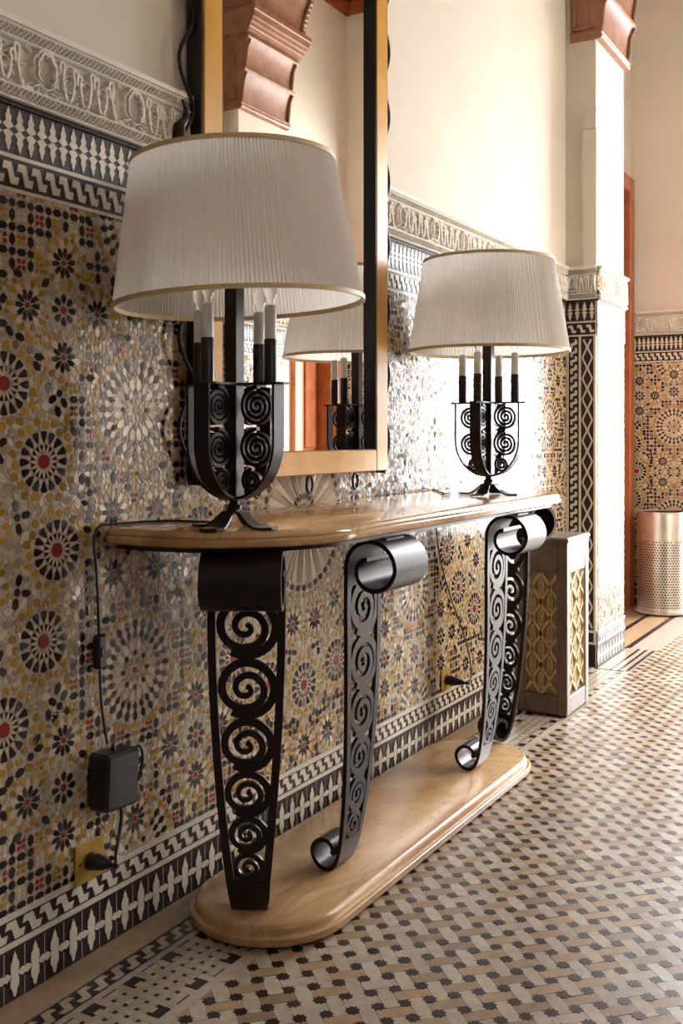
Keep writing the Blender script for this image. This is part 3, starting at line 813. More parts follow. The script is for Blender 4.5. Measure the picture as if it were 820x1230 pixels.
# ------------------------------------------------------------------ doors
def door(name, label, x_face, y0, y1, h, sgn, leaf_mat='red_wood'):
    """wooden frame set in the wall plane x_face, room on the sgn side"""
    root = thing(name, (x_face, (y0+y1)/2, 0), label, 'door'); root['kind'] = 'structure'
    yc = (y0+y1)/2
    def bx(mb, d0, d1, a, b, z0, z1): xa, xb = sorted((d0*sgn, d1*sgn)); return mb.bevel_box(xa, xb, a-yc, b-yc, z0, z1, .006)
    fw = .11
    for a, b in ((y0, y0+fw), (y1-fw, y1)): bx(MB(), -.2, .04, a, b, 0, h).obj('door_jamb', 'orange_wood', root)
    bx(MB(), -.2, .04, y0+fw, y1-fw, h-fw, h).obj('door_head', 'orange_wood', root)
    lf = bx(MB(), -.19, -.14, y0+fw, y1-fw, .01, h-fw).obj('door_leaf', leaf_mat, root)
    pw = (y1-y0-2*fw)/2
    for k in range(2):
        for z0, z1 in ((.15, .95), (1.1, 2.0), (2.1, h-fw-.1)):
            a = y0+fw+k*pw+.05; bx(MB(), -.142, -.125, a, a+pw-.1, z0, z1).obj('door_panel', 'orange_wood', lf)
    return root
door('door_1', 'tall reddish wooden door beyond the tiled pier', X_FAR_L, 6.32, 7.32, 3.0, 1)
door('door_2', 'orange wooden door seen reflected in the mirror', X_FAR_R, 6.55, 7.28, 3.0, -1, 'orange_wood')
# doorway casings round the two openings that let the daylight in
mb = MB()
for x0, x1, z0, z1 in ((DO[0]-.08, DO[0], 0, DO[2]+.08), (DO[1], DO[1]+.08, 0, DO[2]+.08), (DO[0], DO[1], DO[2], DO[2]+.08)): mb.bevel_box(x0, x1, Y_END-.03, Y_END+.26, z0, z1, .006)
tag(mb.obj('trim_1', 'orange_wood'), 'wooden casing around the bright end doorway', 'door frame', kind='structure')
mb = MB()
for y0, y1, z0, z1 in ((SO[0]-.08, SO[0], 0, SO[2]+.08), (SO[1], SO[1]+.08, 0, SO[2]+.08), (SO[0], SO[1], SO[2], SO[2]+.08)): mb.bevel_box(W_OPP-.03, W_OPP+.26, y0, y1, z0, z1, .006)
tag(mb.obj('trim_2', 'orange_wood'), 'wooden casing around the open doorway facing the console', 'door frame', kind='structure')
win = thing('fill_window_1', (W_OPP, (WO[0]+WO[1])/2, WO[2]), 'unseen wooden casement window added beside the viewer for fill light', 'window'); win['kind'] = 'structure'  # added opening, brightens the near wall and the nearer lamp shade
_wy = (WO[1]-WO[0])/2; _wz = WO[3]-WO[2]
for a, b, c, d in ((-_wy-.06, -_wy+.03, -.06, _wz+.06), (_wy-.03, _wy+.06, -.06, _wz+.06), (-_wy, _wy, -.06, .03), (-_wy, _wy, _wz-.03, _wz+.06)):
    MB().bevel_box(-.02, .10, a, b, c, d, .005).obj('fill_window_frame', 'orange_wood', win)
MB().bevel_box(.03, .06, -.02, .02, 0, _wz, .004).obj('mullion', 'orange_wood', win)
for k in (1, 2): MB().bevel_box(.03, .06, -_wy, _wy, _wz*k/3-.015, _wz*k/3+.015, .004).obj('glazing_bar', 'orange_wood', win)
# timber cornice under the ceiling of the passage
mb = MB()
for d, z0, z1 in ((.04, 4.66, 4.76), (.08, 4.76, 4.86), (.13, 4.86, CEIL)):
    mb.box(X_FAR_R-d, X_FAR_R, Y_PIER1, Y_END, z0, z1).box(X_FAR_L, X_FAR_R, Y_END-d, Y_END, z0, z1).box(X_FAR_L, X_FAR_L+d, Y_PIER1, Y_END, z0, z1)
tag(mb.obj('trim_3', 'red_wood'), 'stepped reddish timber cornice under the ceiling', 'cornice', kind='structure')

# ------------------------------------------------------------------ carved corbels
def corbel(name, label, mir):
    root = thing(name, ((X_PIER if not mir else W_OPP-X_PIER), (Y_PIER+Y_PIER1)/2, 3.25), label, 'corbel', 'carved wooden corbels on the piers')
    s = -1 if mir else 1; hy = (Y_PIER1-Y_PIER)/2
    def slab(nm, prof, grow, mt='carved_wood', back=-.14):
        """profile (out, z) swept along y and returned at both ends by 'grow'"""
        mb = MB(); n = len(prof); v = []
        for o, z in prof:
            y = hy+o*grow
            v += [(s*back, -y, z), (s*o, -y, z), (s*o, y, z), (s*back, y, z)]
        f = []
        for i in range(n-1):
            for k in range(3): f.append((i*4+k, i*4+k+1, i*4+5+k, i*4+4+k))
            f.append((i*4+3, i*4, i*4+4, i*4+7))
        f.append((3, 2, 1, 0)); e = (n-1)*4; f.append((e, e+1, e+2, e+3)); mb.add(v, f)
        return mb.obj(nm, mt, root, smooth=30, fix=True)
    slab('foot_moulding', [(.012, 0), (.026, .004), (.03, .016), (.024, .03), (.030, .034), (.030, .044)], .35)
    slab('lower_block', [(.012, .044), (.016, .10), (.026, .17), (.045, .215), (.058, .235), (.060, .25), (.052, .258)], .25)
    slab('upper_block', [(.040, .258), (.044, .31), (.056, .38), (.076, .42), (.090, .437), (.090, .452), (.08, .46)], .25)
    slab('cornice_moulding', [(.07, .46), (.10, .468), (.105, .485), (.115, .49), (.12, .51), (.132, .515), (.137, .535), (.150, .54), (.155, .575), (.165, .58), (.165, .605), (.15, .612)], .35)
    # scalloped bracket above
    prof = [(.11, .612), (.12, .68), (.14, .76), (.18, .84), (.21, .88), (.22, .92), (.22, 1.1), (.10, 1.1)]
    slab('bracket', prof, .12)
    for k in range(9):
        a = k/8; o = .12+.10*a**1.6; z = .65+.25*a
        for sy in (-1, 1):
            MB().bevel_box(s*o-.014, s*o+.014, sy*(hy+.02)-.02, sy*(hy+.02)+.02, z-.03, z+.012, .006).obj('scallop', 'carved_wood', root)
    # raised frame on the block ends and faces
    for z0, z1, o in ((.05, .24, .012), (.265, .44, .04)):
        for y in (-hy*.98, hy*.98):
            MB().tube([(s*(o+.006), y, z0), (s*(o+.012), y, z0+.05), (s*(o+.02), y, (z0+z1)/2+.03), (s*(o+.045), y, z1-.015)], .012, 8).obj('bead', 'carved_wood', root, smooth=60)
    for y0 in (-hy-.010,):
        mb = MB(); 
        for a, b, c, d in ((-.13, -.02, .06, .075), (-.13, -.02, .42, .435), (-.13, -.115, .06, .435), (-.035, -.02, .06, .435)):
            xa, xb = sorted((s*a, s*b)); mb.bevel_box(xa, xb, y0-.006, y0+.012, c, d, .003)
        mb.obj('side_panel_frame', 'carved_wood', root)
    return root
corbel('corbel', 'carved brown wooden corbel high on the tiled pier, direct view', False)
corbel('corbel', 'carved wooden corbel seen reflected at the top of the mirror', True)

# ------------------------------------------------------------------ console table
ZT = .988; ZTB = .950; ZS = .055
YC = 2.85
table = thing('console_table', (.25, YC, 0), 'long marble-topped console table on scrolled wrought iron legs', 'table')
def loc(p): return (p[0]-.25, p[1]-YC, p[2])
def top_outline(inset=0.0, n=20):
    pts = []
    Ya, Yb = 1.775+inset, 3.925-inset; Xf = .50-inset; xb = .022
    ax, ay = .32-inset*.3, .375-inset*.3; ax2, ay2 = .26, .30
    r = .045
    for i in range(7): a = PI+PI/2*i/6; pts.append((xb+r+r*math.cos(a), Ya+r+r*math.sin(a)))
    for i in range(n+1): a = -PI/2+PI/2*i/n; pts.append((Xf-ax+ax*math.cos(a), Ya+ay+ay*math.sin(a)))
    for i in range(n+1): a = PI/2*i/n; pts.append((Xf-ax2+ax2*math.cos(a), Yb-ay2+ay2*math.sin(a)))
    for i in range(7): a = PI/2+PI/2*i/6; pts.append((xb+r+r*math.cos(a), Yb-r+r*math.sin(a)))
    return pts
def stadium(inset=0.0, n=20):
    x0, x1, y0, y1 = .040+inset, .452-inset, 1.955+inset, 3.655-inset; r = (x1-x0)/2; xc = (x0+x1)/2; pts = []
    for i in range(n+1): a = PI+PI*i/n; pts.append((xc+r*math.cos(a), y0+r+r*math.sin(a)))
    for i in range(n+1): a = PI*i/n; pts.append((xc+r*math.cos(a), y1-r+r*math.sin(a)))
    return pts
def layered(fn, levels):
    mb = MB(); rings = []; v = []
    for ins, z in levels: rings.append([loc((x, y, z)) for x, y in fn(ins)])
    n = len(rings[0])
    for R in rings: v += R
    f = [tuple(range(n-1, -1, -1)), tuple((len(rings)-1)*n+k for k in range(n))]
    for i in range(len(rings)-1):
        for k in range(n): f.append((i*n+k, i*n+(k+1) % n, (i+1)*n+(k+1) % n, (i+1)*n+k))
    return mb.add(v, f)
layered(top_outline, [(.014, ZTB), (.006, ZTB+.001), (.001, ZTB+.005), (0, ZTB+.010), (.0005, ZTB+.016), (.006, ZTB+.019), (.007, ZTB+.021), (.005, ZTB+.024), (.006, ZTB+.028), (.011, ZT-.004), (.017, ZT-.001), (.022, ZT)]).obj('table_top', 'marble', table, smooth=38)
layered(top_outline, [(.030, ZTB-.012), (.030, ZTB)]).obj('under_frame', 'iron', table)
layered(stadium, [(.010, .010), (.002, .011), (0, .014), (.0, .029), (.003, .0312), (.013, .0318), (.0145, .034), (.0145, .044), (.019, .051), (.026, ZS)]).obj('base_slab', 'marble_base', table, smooth=38)
layered(stadium, [(.05, .0025), (.05, .011)]).obj('plinth', 'iron', table)
# leg profile (outward, height)
def bez(p0, p1, p2, p3, n):
    t = np.linspace(0, 1, n)[:, None]; P = [np.array(p) for p in (p0, p1, p2, p3)]
    return (1-t)**3*P[0]+3*(1-t)**2*t*P[1]+3*(1-t)*t**2*P[2]+t**3*P[3]
def leg_profile():
    pts = []
    zf = ZS+.005
    c = np.array([.008, zf+.044])
    for i in range(22):
        t = i/21; a = math.radians(-10+280*t); r = .016+.028*min(1, t*1.5); pts.append(c+r*np.array([math.cos(a), math.sin(a)]))
    pts += list(bez((.008, zf), (.048, zf), (.058, .15), (.070, .235), 22)[1:])
    pts += list(bez((.070, .235), (.086, .36), (.094, .55), (.094, .72), 26)[1:])
    zc = ZTB-.012-.005-.070
    pts += list(bez((.094, .72), (.094, .77), (.095, .80), (.095, zc), 8)[1:])
    c = np.array([.165, zc])
    for i in range(1, 60):
        t = i/59; a = math.radians(180-430*t); r = .070 if t < .42 else .070-.044*((t-.42)/.58)
        pts.append(c+r*np.array([math.cos(a), math.sin(a)]))
    return np.array(pts)
PR = leg_profile(); SEG = np.concatenate([[0], np.cumsum(np.linalg.norm(np.diff(PR, axis=0), axis=1))])
TG = np.gradient(PR, axis=0); TG /= np.linalg.norm(TG, axis=1, keepdims=True)
def pos(s):
    o = np.interp(s, SEG, PR[:, 0]); z = np.interp(s, SEG, PR[:, 1]); tx = np.interp(s, SEG, TG[:, 0]); tz = np.interp(s, SEG, TG[:, 1])
    l = math.hypot(tx, tz); return o, z, tx/l, tz/l
def s_at(z, lo):   # arc length where body crosses height z
    k = [i for i in range(lo, len(PR)-1) if PR[i, 1] <= z <= PR[i+1, 1]][0]
    return SEG[k]+(z-PR[k, 1])/(PR[k+1, 1]-PR[k, 1])*(SEG[k+1]-SEG[k])
S_LO = s_at(.145, 22); S_HI = s_at(.815, 22); S_END = SEG[-1]; S_B0 = s_at(.075, 22)
def hw(s):
    t = min(max((s-S_B0)/(S_HI-S_B0), 0), 1); return .044+.048*math.sin(t*PI/2)**.9
def LM(w, s, o):    # leg map: width, arc length, offset (outward face positive)
    a, z, tx, tz = pos(s); return (w, -(a+tz*o), z-tx*o)   # local: outward is -y
TH = .0055
def leg_frame():
    mb = MB()
    def strip(sa, sb, n):
        v = []; f = []
        for i in range(n+1):
            s = sa+(sb-sa)*i/n; h = hw(s)
            v += [LM(-h, s, TH), LM(h, s, TH), LM(h, s, -TH), LM(-h, s, -TH)]
        for i in range(n):
            for k in range(4): f.append((i*4+k, i*4+(k+1) % 4, i*4+4+(k+1) % 4, i*4+4+k))
        f.append((3, 2, 1, 0)); e = n*4; f.append((e, e+1, e+2, e+3)); mb.add(v, f)
    strip(0, S_LO, 40); strip(S_HI, S_END, 64)
    for sg in (-1, 1):
        path = [(sg*(hw(s)-.0095), s) for s in np.linspace(S_LO-.002, S_HI+.002, 40)]
        mb.ribbon(path, .019, LM, -TH, TH)
    return mb
def spiral_set():
    out = []; s = S_HI+.012
    for k in range(6):
        R = .08
        for _ in range(12): R = hw(s-R)-.018+.006
        c = s-R; out.append((c, R)); s = c-R+.003
    return out
SP = spiral_set(); print('spiral bottom', SP[-1][0]-SP[-1][1], S_LO, [round(r, 3) for _, r in SP])
kk = (S_HI+.012-S_LO+.008)/(S_HI+.012-(SP[-1][0]-SP[-1][1]))   # stretch to fill the opening exactly
def spiral_mesh(c, R):
    c = S_HI+.012-(S_HI+.012-c)*kk
    wd = .004+.215*R; n = 84; path = []; w = []
    turns = 2.45 if R > .045 else 2.05; c0 = .62/turns
    for i in range(n):
        t = i/(n-1); u = max(0, (t-c0)/(1-c0)); r0 = R-wd/2
        r = r0-(r0-.006)*u**.95
        a = -PI/2-.55+turns*2*PI*t
        path.append((r*math.cos(a), c+r*math.sin(a)*kk)); w.append(wd*(1-.42*u))
    mb = MB().ribbon(path, w, LM, -TH*.8, TH*.8)
    mb.prism([(path[-1][0]+.007*math.cos(q*PI/4), path[-1][1]+.007*math.sin(q*PI/4)) for q in range(8)], LM, -TH*.9, TH*.9)
    # little ties to the side bars
    return mb
leg_me = leg_frame().mesh('leg', 'iron', 35)
def fixn(me):
    import bmesh
    bm = bmesh.new(); bm.from_mesh(me); bmesh.ops.recalc_face_normals(bm, faces=bm.faces[:]); bm.to_mesh(me); bm.free(); return me
fixn(leg_me)
sp_me = [fixn(spiral_mesh(c, R).mesh('scrollwork', 'iron', 35)) for c, R in SP]
pad_me = MB().bevel_box(-.05, .05, -.19, -.07, ZTB-.024, ZTB-.011, .002).mesh('fixing_plate', 'iron')
def add_leg(x, y, rz):
    l = link('leg', leg_me, table, loc((x, y, 0))); l.rotation_euler = (0, 0, rz)
    for m in sp_me: link('scrollwork', m, l)
    link('fixing_plate', pad_me, l)
add_leg(.250, 2.062, math.radians(29))        # near rounded end
add_leg(.297, 2.370, math.radians(90))
add_leg(.297, 3.310, math.radians(90))
add_leg(.245, 2*YC-2.068+.02, math.radians(155))

# ------------------------------------------------------------------ table lamps
def make_lamp(x, y, label, tilt):
    root = thing('table_lamp', (x, y, ZT), label, 'lamp', 'pair of lamps on the console table')
    # foot: two crossed wavy straps
    for k, nm in enumerate(('foot', 'foot')):
        prof = [(-.112, .0035), (-.085, .0032), (-.066, .004), (-.048, .014), (-.026, .034), (0, .042), (.026, .034), (.048, .014), (.066, .004), (.085, .0032), (.112, .0035)]
        P = np.array(prof); t = np.linspace(0, 10, 41); pts = [(np.interp(u, range(11), P[:, 0]), np.interp(u, range(11), P[:, 1])) for u in t]
        hwid = [.016+.008*min(1, max(0, (abs(p[0])-.03)/.04)) - (.012 if abs(p[0]) > .105 else 0) for p in pts]
        v = []; f = []
        for (a, z), h in zip(pts, hwid):
            for b, dz in ((-h, .0028), (h, .0028), (h, -.0028), (-h, -.0028)):
                v.append((a, b, z+dz+.0003*k) if k == 0 else (-b, a, z+dz+.0003*k))
        for i in range(40):
            for q in range(4): f.append((i*4+q, i*4+(q+1) % 4, i*4+4+(q+1) % 4, i*4+4+q))
        f.append((3, 2, 1, 0)); f.append((160, 161, 162, 163))
        MB().add(v, f).obj(nm, 'iron', root, smooth=50, fix=True)
    MB().lathe([(.004, .036), (.016, .038), (.017, .052), (.011, .056), (.011, .062), (.02, .068), (.004, .072)], seg=16).obj('collar', 'iron', root, smooth=40)
    MB().bevel_box(-.0165, .0165, -.0165, .0165, .066, .80, .0015).obj('post', 'iron', root)
    # U-shaped basket bars, one per arm, each with three coils
    for k in range(4):
        a = k*PI/2; ca, sa = math.cos(a), math.sin(a)
        def M(r, z, d, ca=ca, sa=sa): return (r*ca-d*sa, r*sa+d*ca, z)
        path = [(.120, .326), (.120, .27), (.120, .195)]
        for i in range(1, 13): t = PI/2*i/12; path.append((.120*math.cos(t), .195-.128*math.sin(t)))
        arm = MB().ribbon(path, .0065, M, -.020, .020).obj('arm', 'iron', root, smooth=40, fix=True)
        for rc, zc, R in ((.0670, .278, .0475), (.0660, .183, .0475), (.0525, .1090, .0300)):
            n = 90; pts = []
            for i in range(n):
                t = i/(n-1); r = R-.003-(R-.006)*t; th = PI*.5+3.3*2*PI*t if R > .035 else PI*.5+2.4*2*PI*t
                pts.append((rc+r*math.cos(th), zc+r*math.sin(th)))
            MB().ribbon(pts, .0080, M, -.0065, .0065).obj('coil', 'iron', arm, smooth=50, fix=True)
        # top plate of the arm, candle sleeve, candle tube, bulb
        MB().prism([(.008, -.021), (.10, -.021), (.142, -.012), (.142, .012), (.10, .021), (.008, .021)], lambda r, d, z, M=M: M(r, z, d), .326, .331).obj('top_plate', 'iron', root, fix=True)
        c = M(.100, 0, 0)
        sl = MB().lathe([(.0148, .331), (.0148, .426), (.0125, .430)], c, 20).obj('candle_sleeve', 'iron', root, smooth=40)
        MB().lathe([(.0130, .424), (.0136, .430), (.0132, .498), (.011, .504), (.004, .505)], c, 20).obj('candle_tube', 'candle_white', sl, smooth=40)
        MB().lathe([(.0065, .504), (.0068, .512), (.012, .522), (.0150, .532), (.0135, .546), (.0075, .562), (.003, .572), (.0004, .576)], c, 16).obj('bulb', 'bulb_glass', sl, smooth=80)
    # pleated shade
    sh = bpy.data.objects.new('shade', None)
    zb, zt, rb, rt = .512, .832, .285, .232; n = 190; v = []; f = []; L = 7
    for j in range(L):
        t = j/(L-1); r = rb+(rt-rb)*t; z = zb+(zt-zb)*t
        for i in range(2*n):
            ph = 2*PI*(i+.15*math.sin(i*1.7))/(2*n); d = (.0016 if i % 2 else -.0016)*(1+.15*math.sin(i*.37+j*.2))
            v.append(((r+d)*math.cos(ph), (r+d)*math.sin(ph), z))
    m = 2*n
    for j in range(L-1):
        for i in range(m): f.append((j*m+i, j*m+(i+1) % m, (j+1)*m+(i+1) % m, (j+1)*m+i))
    so = MB().add(v, f).obj('shade', 'shade_fabric', root)
    for r, z in ((rb, zb), (rt, zt)):
        pr = [(r-.0035, z-.004), (r+.0035, z-.0045), (r+.0035, z+.006), (r-.0035, z+.006), (r-.0035, z-.004)]
        MB().lathe(pr, (0, 0, 0), 96).obj('trim', 'shade_trim', so, smooth=40)
    spd = MB()
    for k in range(4):
        a = k*PI/2+PI/4; spd.tube([(0, 0, zt-.05), (rt*.5*math.cos(a), rt*.5*math.sin(a), zt-.045), (rt*math.cos(a), rt*math.sin(a), zt-.004)], .0022, 6)
    spd.obj('shade_spider', 'iron', so)
    # slight set of the shade on its post
    T = Matrix.Translation((0, 0, zt-.05)) @ tilt @ Matrix.Translation((0, 0, -(zt-.05)))
    so.matrix_local = T
    return root
rax = Vector((_s*1.0, -_c, 0))     # axis towards the viewer
make_lamp(.30, 1.925, 'nearer black iron table lamp with large pleated white shade', Matrix.Rotation(math.radians(2.6), 4, rax))
make_lamp(.30, 3.465, 'farther black iron table lamp with pleated cream shade beside the mirror', Matrix.Identity(4))

# ------------------------------------------------------------------ mirror
MY0, MY1, MZ0, MZ1 = 2.13, 3.155, 1.080, 2.78; XF = .056
mirror = thing('wall_mirror', (0, (MY0+MY1)/2, MZ0), 'tall mirror in golden wood frame edged with wavy black iron', 'mirror')
ym = (MY0+MY1)/2
def mbx(nm, x0, x1, y0, y1, z0, z1, mt, par=None, b=.003): return MB().bevel_box(x0, x1, y0-ym, y1-ym, z0-MZ0, z1-MZ0, b).obj(nm, mt, par or mirror)
FWD = .080
mbx('frame_stile', .012, XF, MY0, MY0+FWD, MZ0, MZ1, 'gold_wood')
mbx('frame_stile', .012, XF, MY1-FWD, MY1, MZ0, MZ1, 'gold_wood')
mbx('frame_rail', .012, XF, MY0+FWD, MY1-FWD, MZ0, MZ0+.072, 'gold_wood')
mbx('frame_rail', .012, XF, MY0+FWD, MY1-FWD, MZ1-.072, MZ1, 'gold_wood')
mbx('glass', .012, .030, MY0+FWD, MY1-FWD, MZ0+.072, MZ1-.072, 'mirror_glass', b=.0005)
lw = .014
mbx('inner_lip', .028, XF-.002, MY1-FWD-lw*.4, MY1-FWD+.001, MZ0+.072, MZ1-.072, 'black_lacquer', b=.001)
mbx('inner_lip', .028, XF-.002, MY0+FWD-.001, MY0+FWD+lw*.4, MZ0+.072, MZ1-.072, 'black_lacquer', b=.001)
mbx('inner_lip', .028, XF-.004, MY0+FWD, MY1-FWD, MZ0+.071, MZ0+.0735, 'black_lacquer', b=.001)
mbx('iron_bar', .004, XF-.004, MY0-.008, MY0-.0005, MZ0-.01, MZ1, 'black_lacquer')
mbx('iron_bar', .004, XF-.012, MY1+.0005, MY1+.010, MZ0-.01, MZ1, 'iron')
def wave(y_edge, sgn, amp, per, z0, z1, x, r):
    pts = []; n = int((z1-z0)/.012)
    for i in range(n+1):
        z = z0+(z1-z0)*i/n; ph = (z-z0)/per*2*PI
        pts.append((x, y_edge-ym+sgn*amp*(.5-.5*math.cos(ph))**.8, z-MZ0))
    return MB().tube(pts, r, 8).obj('wavy_rod', 'iron', mirror, smooth=60)
wave(MY0-.010, -1, .060, .235, MZ0-.01+.03, MZ1, .03, .0055)
wave(MY1+.008, 1, .040, .225, MZ0-.01, MZ1, .035, .0055)
# leaf finial of the iron surround beside the shade
lf = [(MY0-.012, 1.90), (MY0-.045, 1.925), (MY0-.072, 1.955), (MY0-.070, 1.985), (MY0-.050, 2.005), (MY0-.045, 2.03), (MY0-.062, 2.062)]
lp = []
for i in range(len(lf)-1):
    for k in range(5): lp.append((.032, lf[i][0]+(lf[i+1][0]-lf[i][0])*k/5-ym, lf[i][1]+(lf[i+1][1]-lf[i][1])*k/5-MZ0))
MB().tube(lp, [.022*(1-.9*(i/len(lp))**1.3)*(.55+.45*min(1, i/8)) for i in range(len(lp))], 12).obj('leaf_scroll', 'iron', mirror, smooth=60)
for yy in (2.40, 2.68, 2.965):
    pts = [(.034, yy-ym+.017*math.cos(2*PI*i/20), -.030+.026*math.sin(2*PI*i/20)) for i in range(20)]
    MB().tube(pts, .0045, 8, closed=True).obj('ring', 'iron', mirror, smooth=60)

# ------------------------------------------------------------------ sockets, cords, adapter
def socket(label, y, z, size, rot=0):
    r = thing('wall_socket', (.0045, y, z), label, 'socket', 'brass wall sockets')
    h = size/2
    MB().bevel_box(-.0005, .0045, -h, h, -h, h, .0015).obj('plate', 'brass', r)
    MB().lathe([(.019, .0), (.021, .004), (.019, .007), (.001, .007)], seg=20).obj('rosette', 'black_plastic', r).matrix_local = Matrix.Translation((.004, 0, 0)) @ Matrix.Rotation(PI/2, 4, 'Y')
    for sy in (-1, 1):
        MB().lathe([(.0035, 0), (.003, .0015), (.0005, .002)], seg=10).obj('screw', 'iron', r).matrix_local = Matrix.Translation((.0045, sy*h*.72, 0)) @ Matrix.Rotation(PI/2, 4, 'Y')
    return r
socket('brass wall socket with black plug below the hanging adapter', 1.765, .222, .092)
socket('brass wall socket under the table near its far front leg', 3.745, .232, .085)
def plug(label, y, z, dirv, L=.055):
    d = Vector(dirv).normalized(); r = thing('power_plug', (.012, y, z), label, 'plug', 'black power plugs')
    p = [Vector((0, 0, 0))+d*(L*t) for t in (0, .12, .3, .55, .8, 1.0)]
    MB().tube(p, [.017, .0195, .0195, .016, .0115, .007], 14).obj('body', 'black_plastic', r, smooth=50)
    MB().tube([Vector((0, 0, 0))+d*(L*.98), Vector((0, 0, 0))+d*(L*1.35)], [.0055, .0045], 10).obj('strain_relief', 'black_plastic', r, smooth=50)
    return r
plug('black plug in the socket below the hanging adapter', 1.765, .222, (1, .12, -.02))
plug('black plug in the socket under the table', 3.745, .232, (1, .05, -.05), .07)
def spline(P, n=10):
    P = [Vector(p) for p in P]; out = []
    for i in range(len(P)-1):
        p0 = P[max(0, i-1)]; p1 = P[i]; p2 = P[i+1]; p3 = P[min(len(P)-1, i+2)]
        for k in range(n):
            t = k/n; out.append(.5*((2*p1)+(p2-p0)*t+(2*p0-5*p1+4*p2-p3)*t*t+(3*p1-p0-3*p2+p3)*t**3))
    out.append(P[-1]); return out
zc = ZT+.004
tag(MB().tube(spline([(.215, 1.965, zc+.002), (.15, 1.98, zc), (.08, 1.965, zc), (.04, 1.90, zc), (.022, 1.82, zc), (.016, 1.785, zc-.004), (.014, 1.772, ZT-.03), (.016, 1.776, .90), (.018, 1.782, .80), (.018, 1.79, .60), (.026, 1.803, .483)]), .0033, 8).obj('lamp_cord', 'black_plastic', None, smooth=60),
    'thin black cord running from near lamp down the tiled wall', 'cord')
tag(MB().tube(spline([(.035, 1.838, .338), (.034, 1.842, .30), (.040, 1.825, .255), (.055, 1.80, .226), (.078, 1.775, .221)]), .0045, 8).obj('adapter_cord', 'black_plastic', None, smooth=60),
    'short thick black cord from hanging adapter to its plug', 'cord')
tag(MB().tube(spline([(.085, 3.752, .229), (.09, 3.80, .24), (.06, 3.86, .30), (.03, 3.85, .42), (.014, 3.78, .55), (.012, 3.68, .72), (.013, 3.63, .90), (.012, 3.62, .975), (.014, 3.612, zc+.002), (.032, 3.58, zc+.001), (.06, 3.54, zc), (.14, 3.42, zc), (.165, 3.37, zc), (.175, 3.41, zc)]), .003, 8).obj('lamp_cord', 'black_plastic', None, smooth=60),
    'thin black cord of the far lamp hanging behind the table', 'cord')
sw = thing('inline_switch', (.019, 1.785, .70), 'small black inline switch halfway down the lamp cord', 'switch')
MB().bevel_box(-.011, .011, -.014, .014, -.040, .040, .005).obj('housing', 'black_plastic', sw)
MB().bevel_box(.010, .0135, -.006, .006, -.012, .012, .001).obj('rocker', 'black_lacquer', sw)
ad = thing('power_adapter', (.036, 1.815, .405), 'black boxy power adapter hanging against the tiles', 'adapter')
MB().bevel_box(-.031, .031, -.055, .055, -.068, .062, .007).obj('housing', 'black_plastic', ad)
MB().tube([(0, -.005, .06), (0, -.008, .075)], [.007, .0045], 10).obj('strain_relief', 'black_plastic', ad)
MB().tube(spline([(.022, .03, .058), (.03, .052, .064), (.028, .066, .03), (.02, .062, -.02)]), .0035, 8).obj('cable_loop', 'black_plastic', ad, smooth=60)
ad.rotation_euler = (math.radians(-3), 0, 0)

# ------------------------------------------------------------------ fretwork box beyond the table
BX0, BX1, BY0, BY1, BH = .10, .338, 4.25, 4.555, .765
box = thing('fretwork_box', ((BX0+BX1)/2, (BY0+BY1)/2, 0), 'tall grey box with cream fretwork panels standing beside the pier', 'box')
bcx, bcy = (BX0+BX1)/2, (BY0+BY1)/2; hx, hy_ = (BX1-BX0)/2, (BY1-BY0)/2
def bb(nm, x0, x1, y0, y1, z0, z1, mt, par=None, b=.003): return MB().bevel_box(x0, x1, y0, y1, z0, z1, b).obj(nm, mt, par or box)
pw = .042
for sx in (-1, 1):
    for sy in (-1, 1):
        x0, x1 = sorted((sx*hx, sx*(hx-pw))); y0, y1 = sorted((sy*hy_, sy*(hy_-pw))); bb('corner_post', x0, x1, y0, y1, .012, BH-.02, 'box_metal')
        MB().lathe([(.006, .0005), (.012, .004), (.010, .013)], (sx*(hx-.02), sy*(hy_-.02), 0), 12).obj('foot', 'iron', box)
for z0, z1 in ((.012, .085), (BH-.145, BH-.02)):
    for sy in (-1, 1):
        y0, y1 = sorted((sy*(hy_-.002), sy*(hy_-pw))); bb('rail', -hx+pw, hx-pw, y0, y1, z0, z1, 'box_metal')
    for sx in (-1, 1):
        x0, x1 = sorted((sx*(hx-.002), sx*(hx-pw))); bb('rail', x0, x1, -hy_+pw, hy_-pw, z0, z1, 'box_metal')
bb('lid', -hx-.006, hx+.006, -hy_-.006, hy_+.006, BH-.022, BH, 'box_metal', b=.005)
MB().tube([(0, -.03, BH), (0, -.026, BH+.012), (0, 0, BH+.016), (0, .026, BH+.012), (0, .03, BH)], .004, 8).obj('lid_handle', 'box_metal', box, smooth=60)
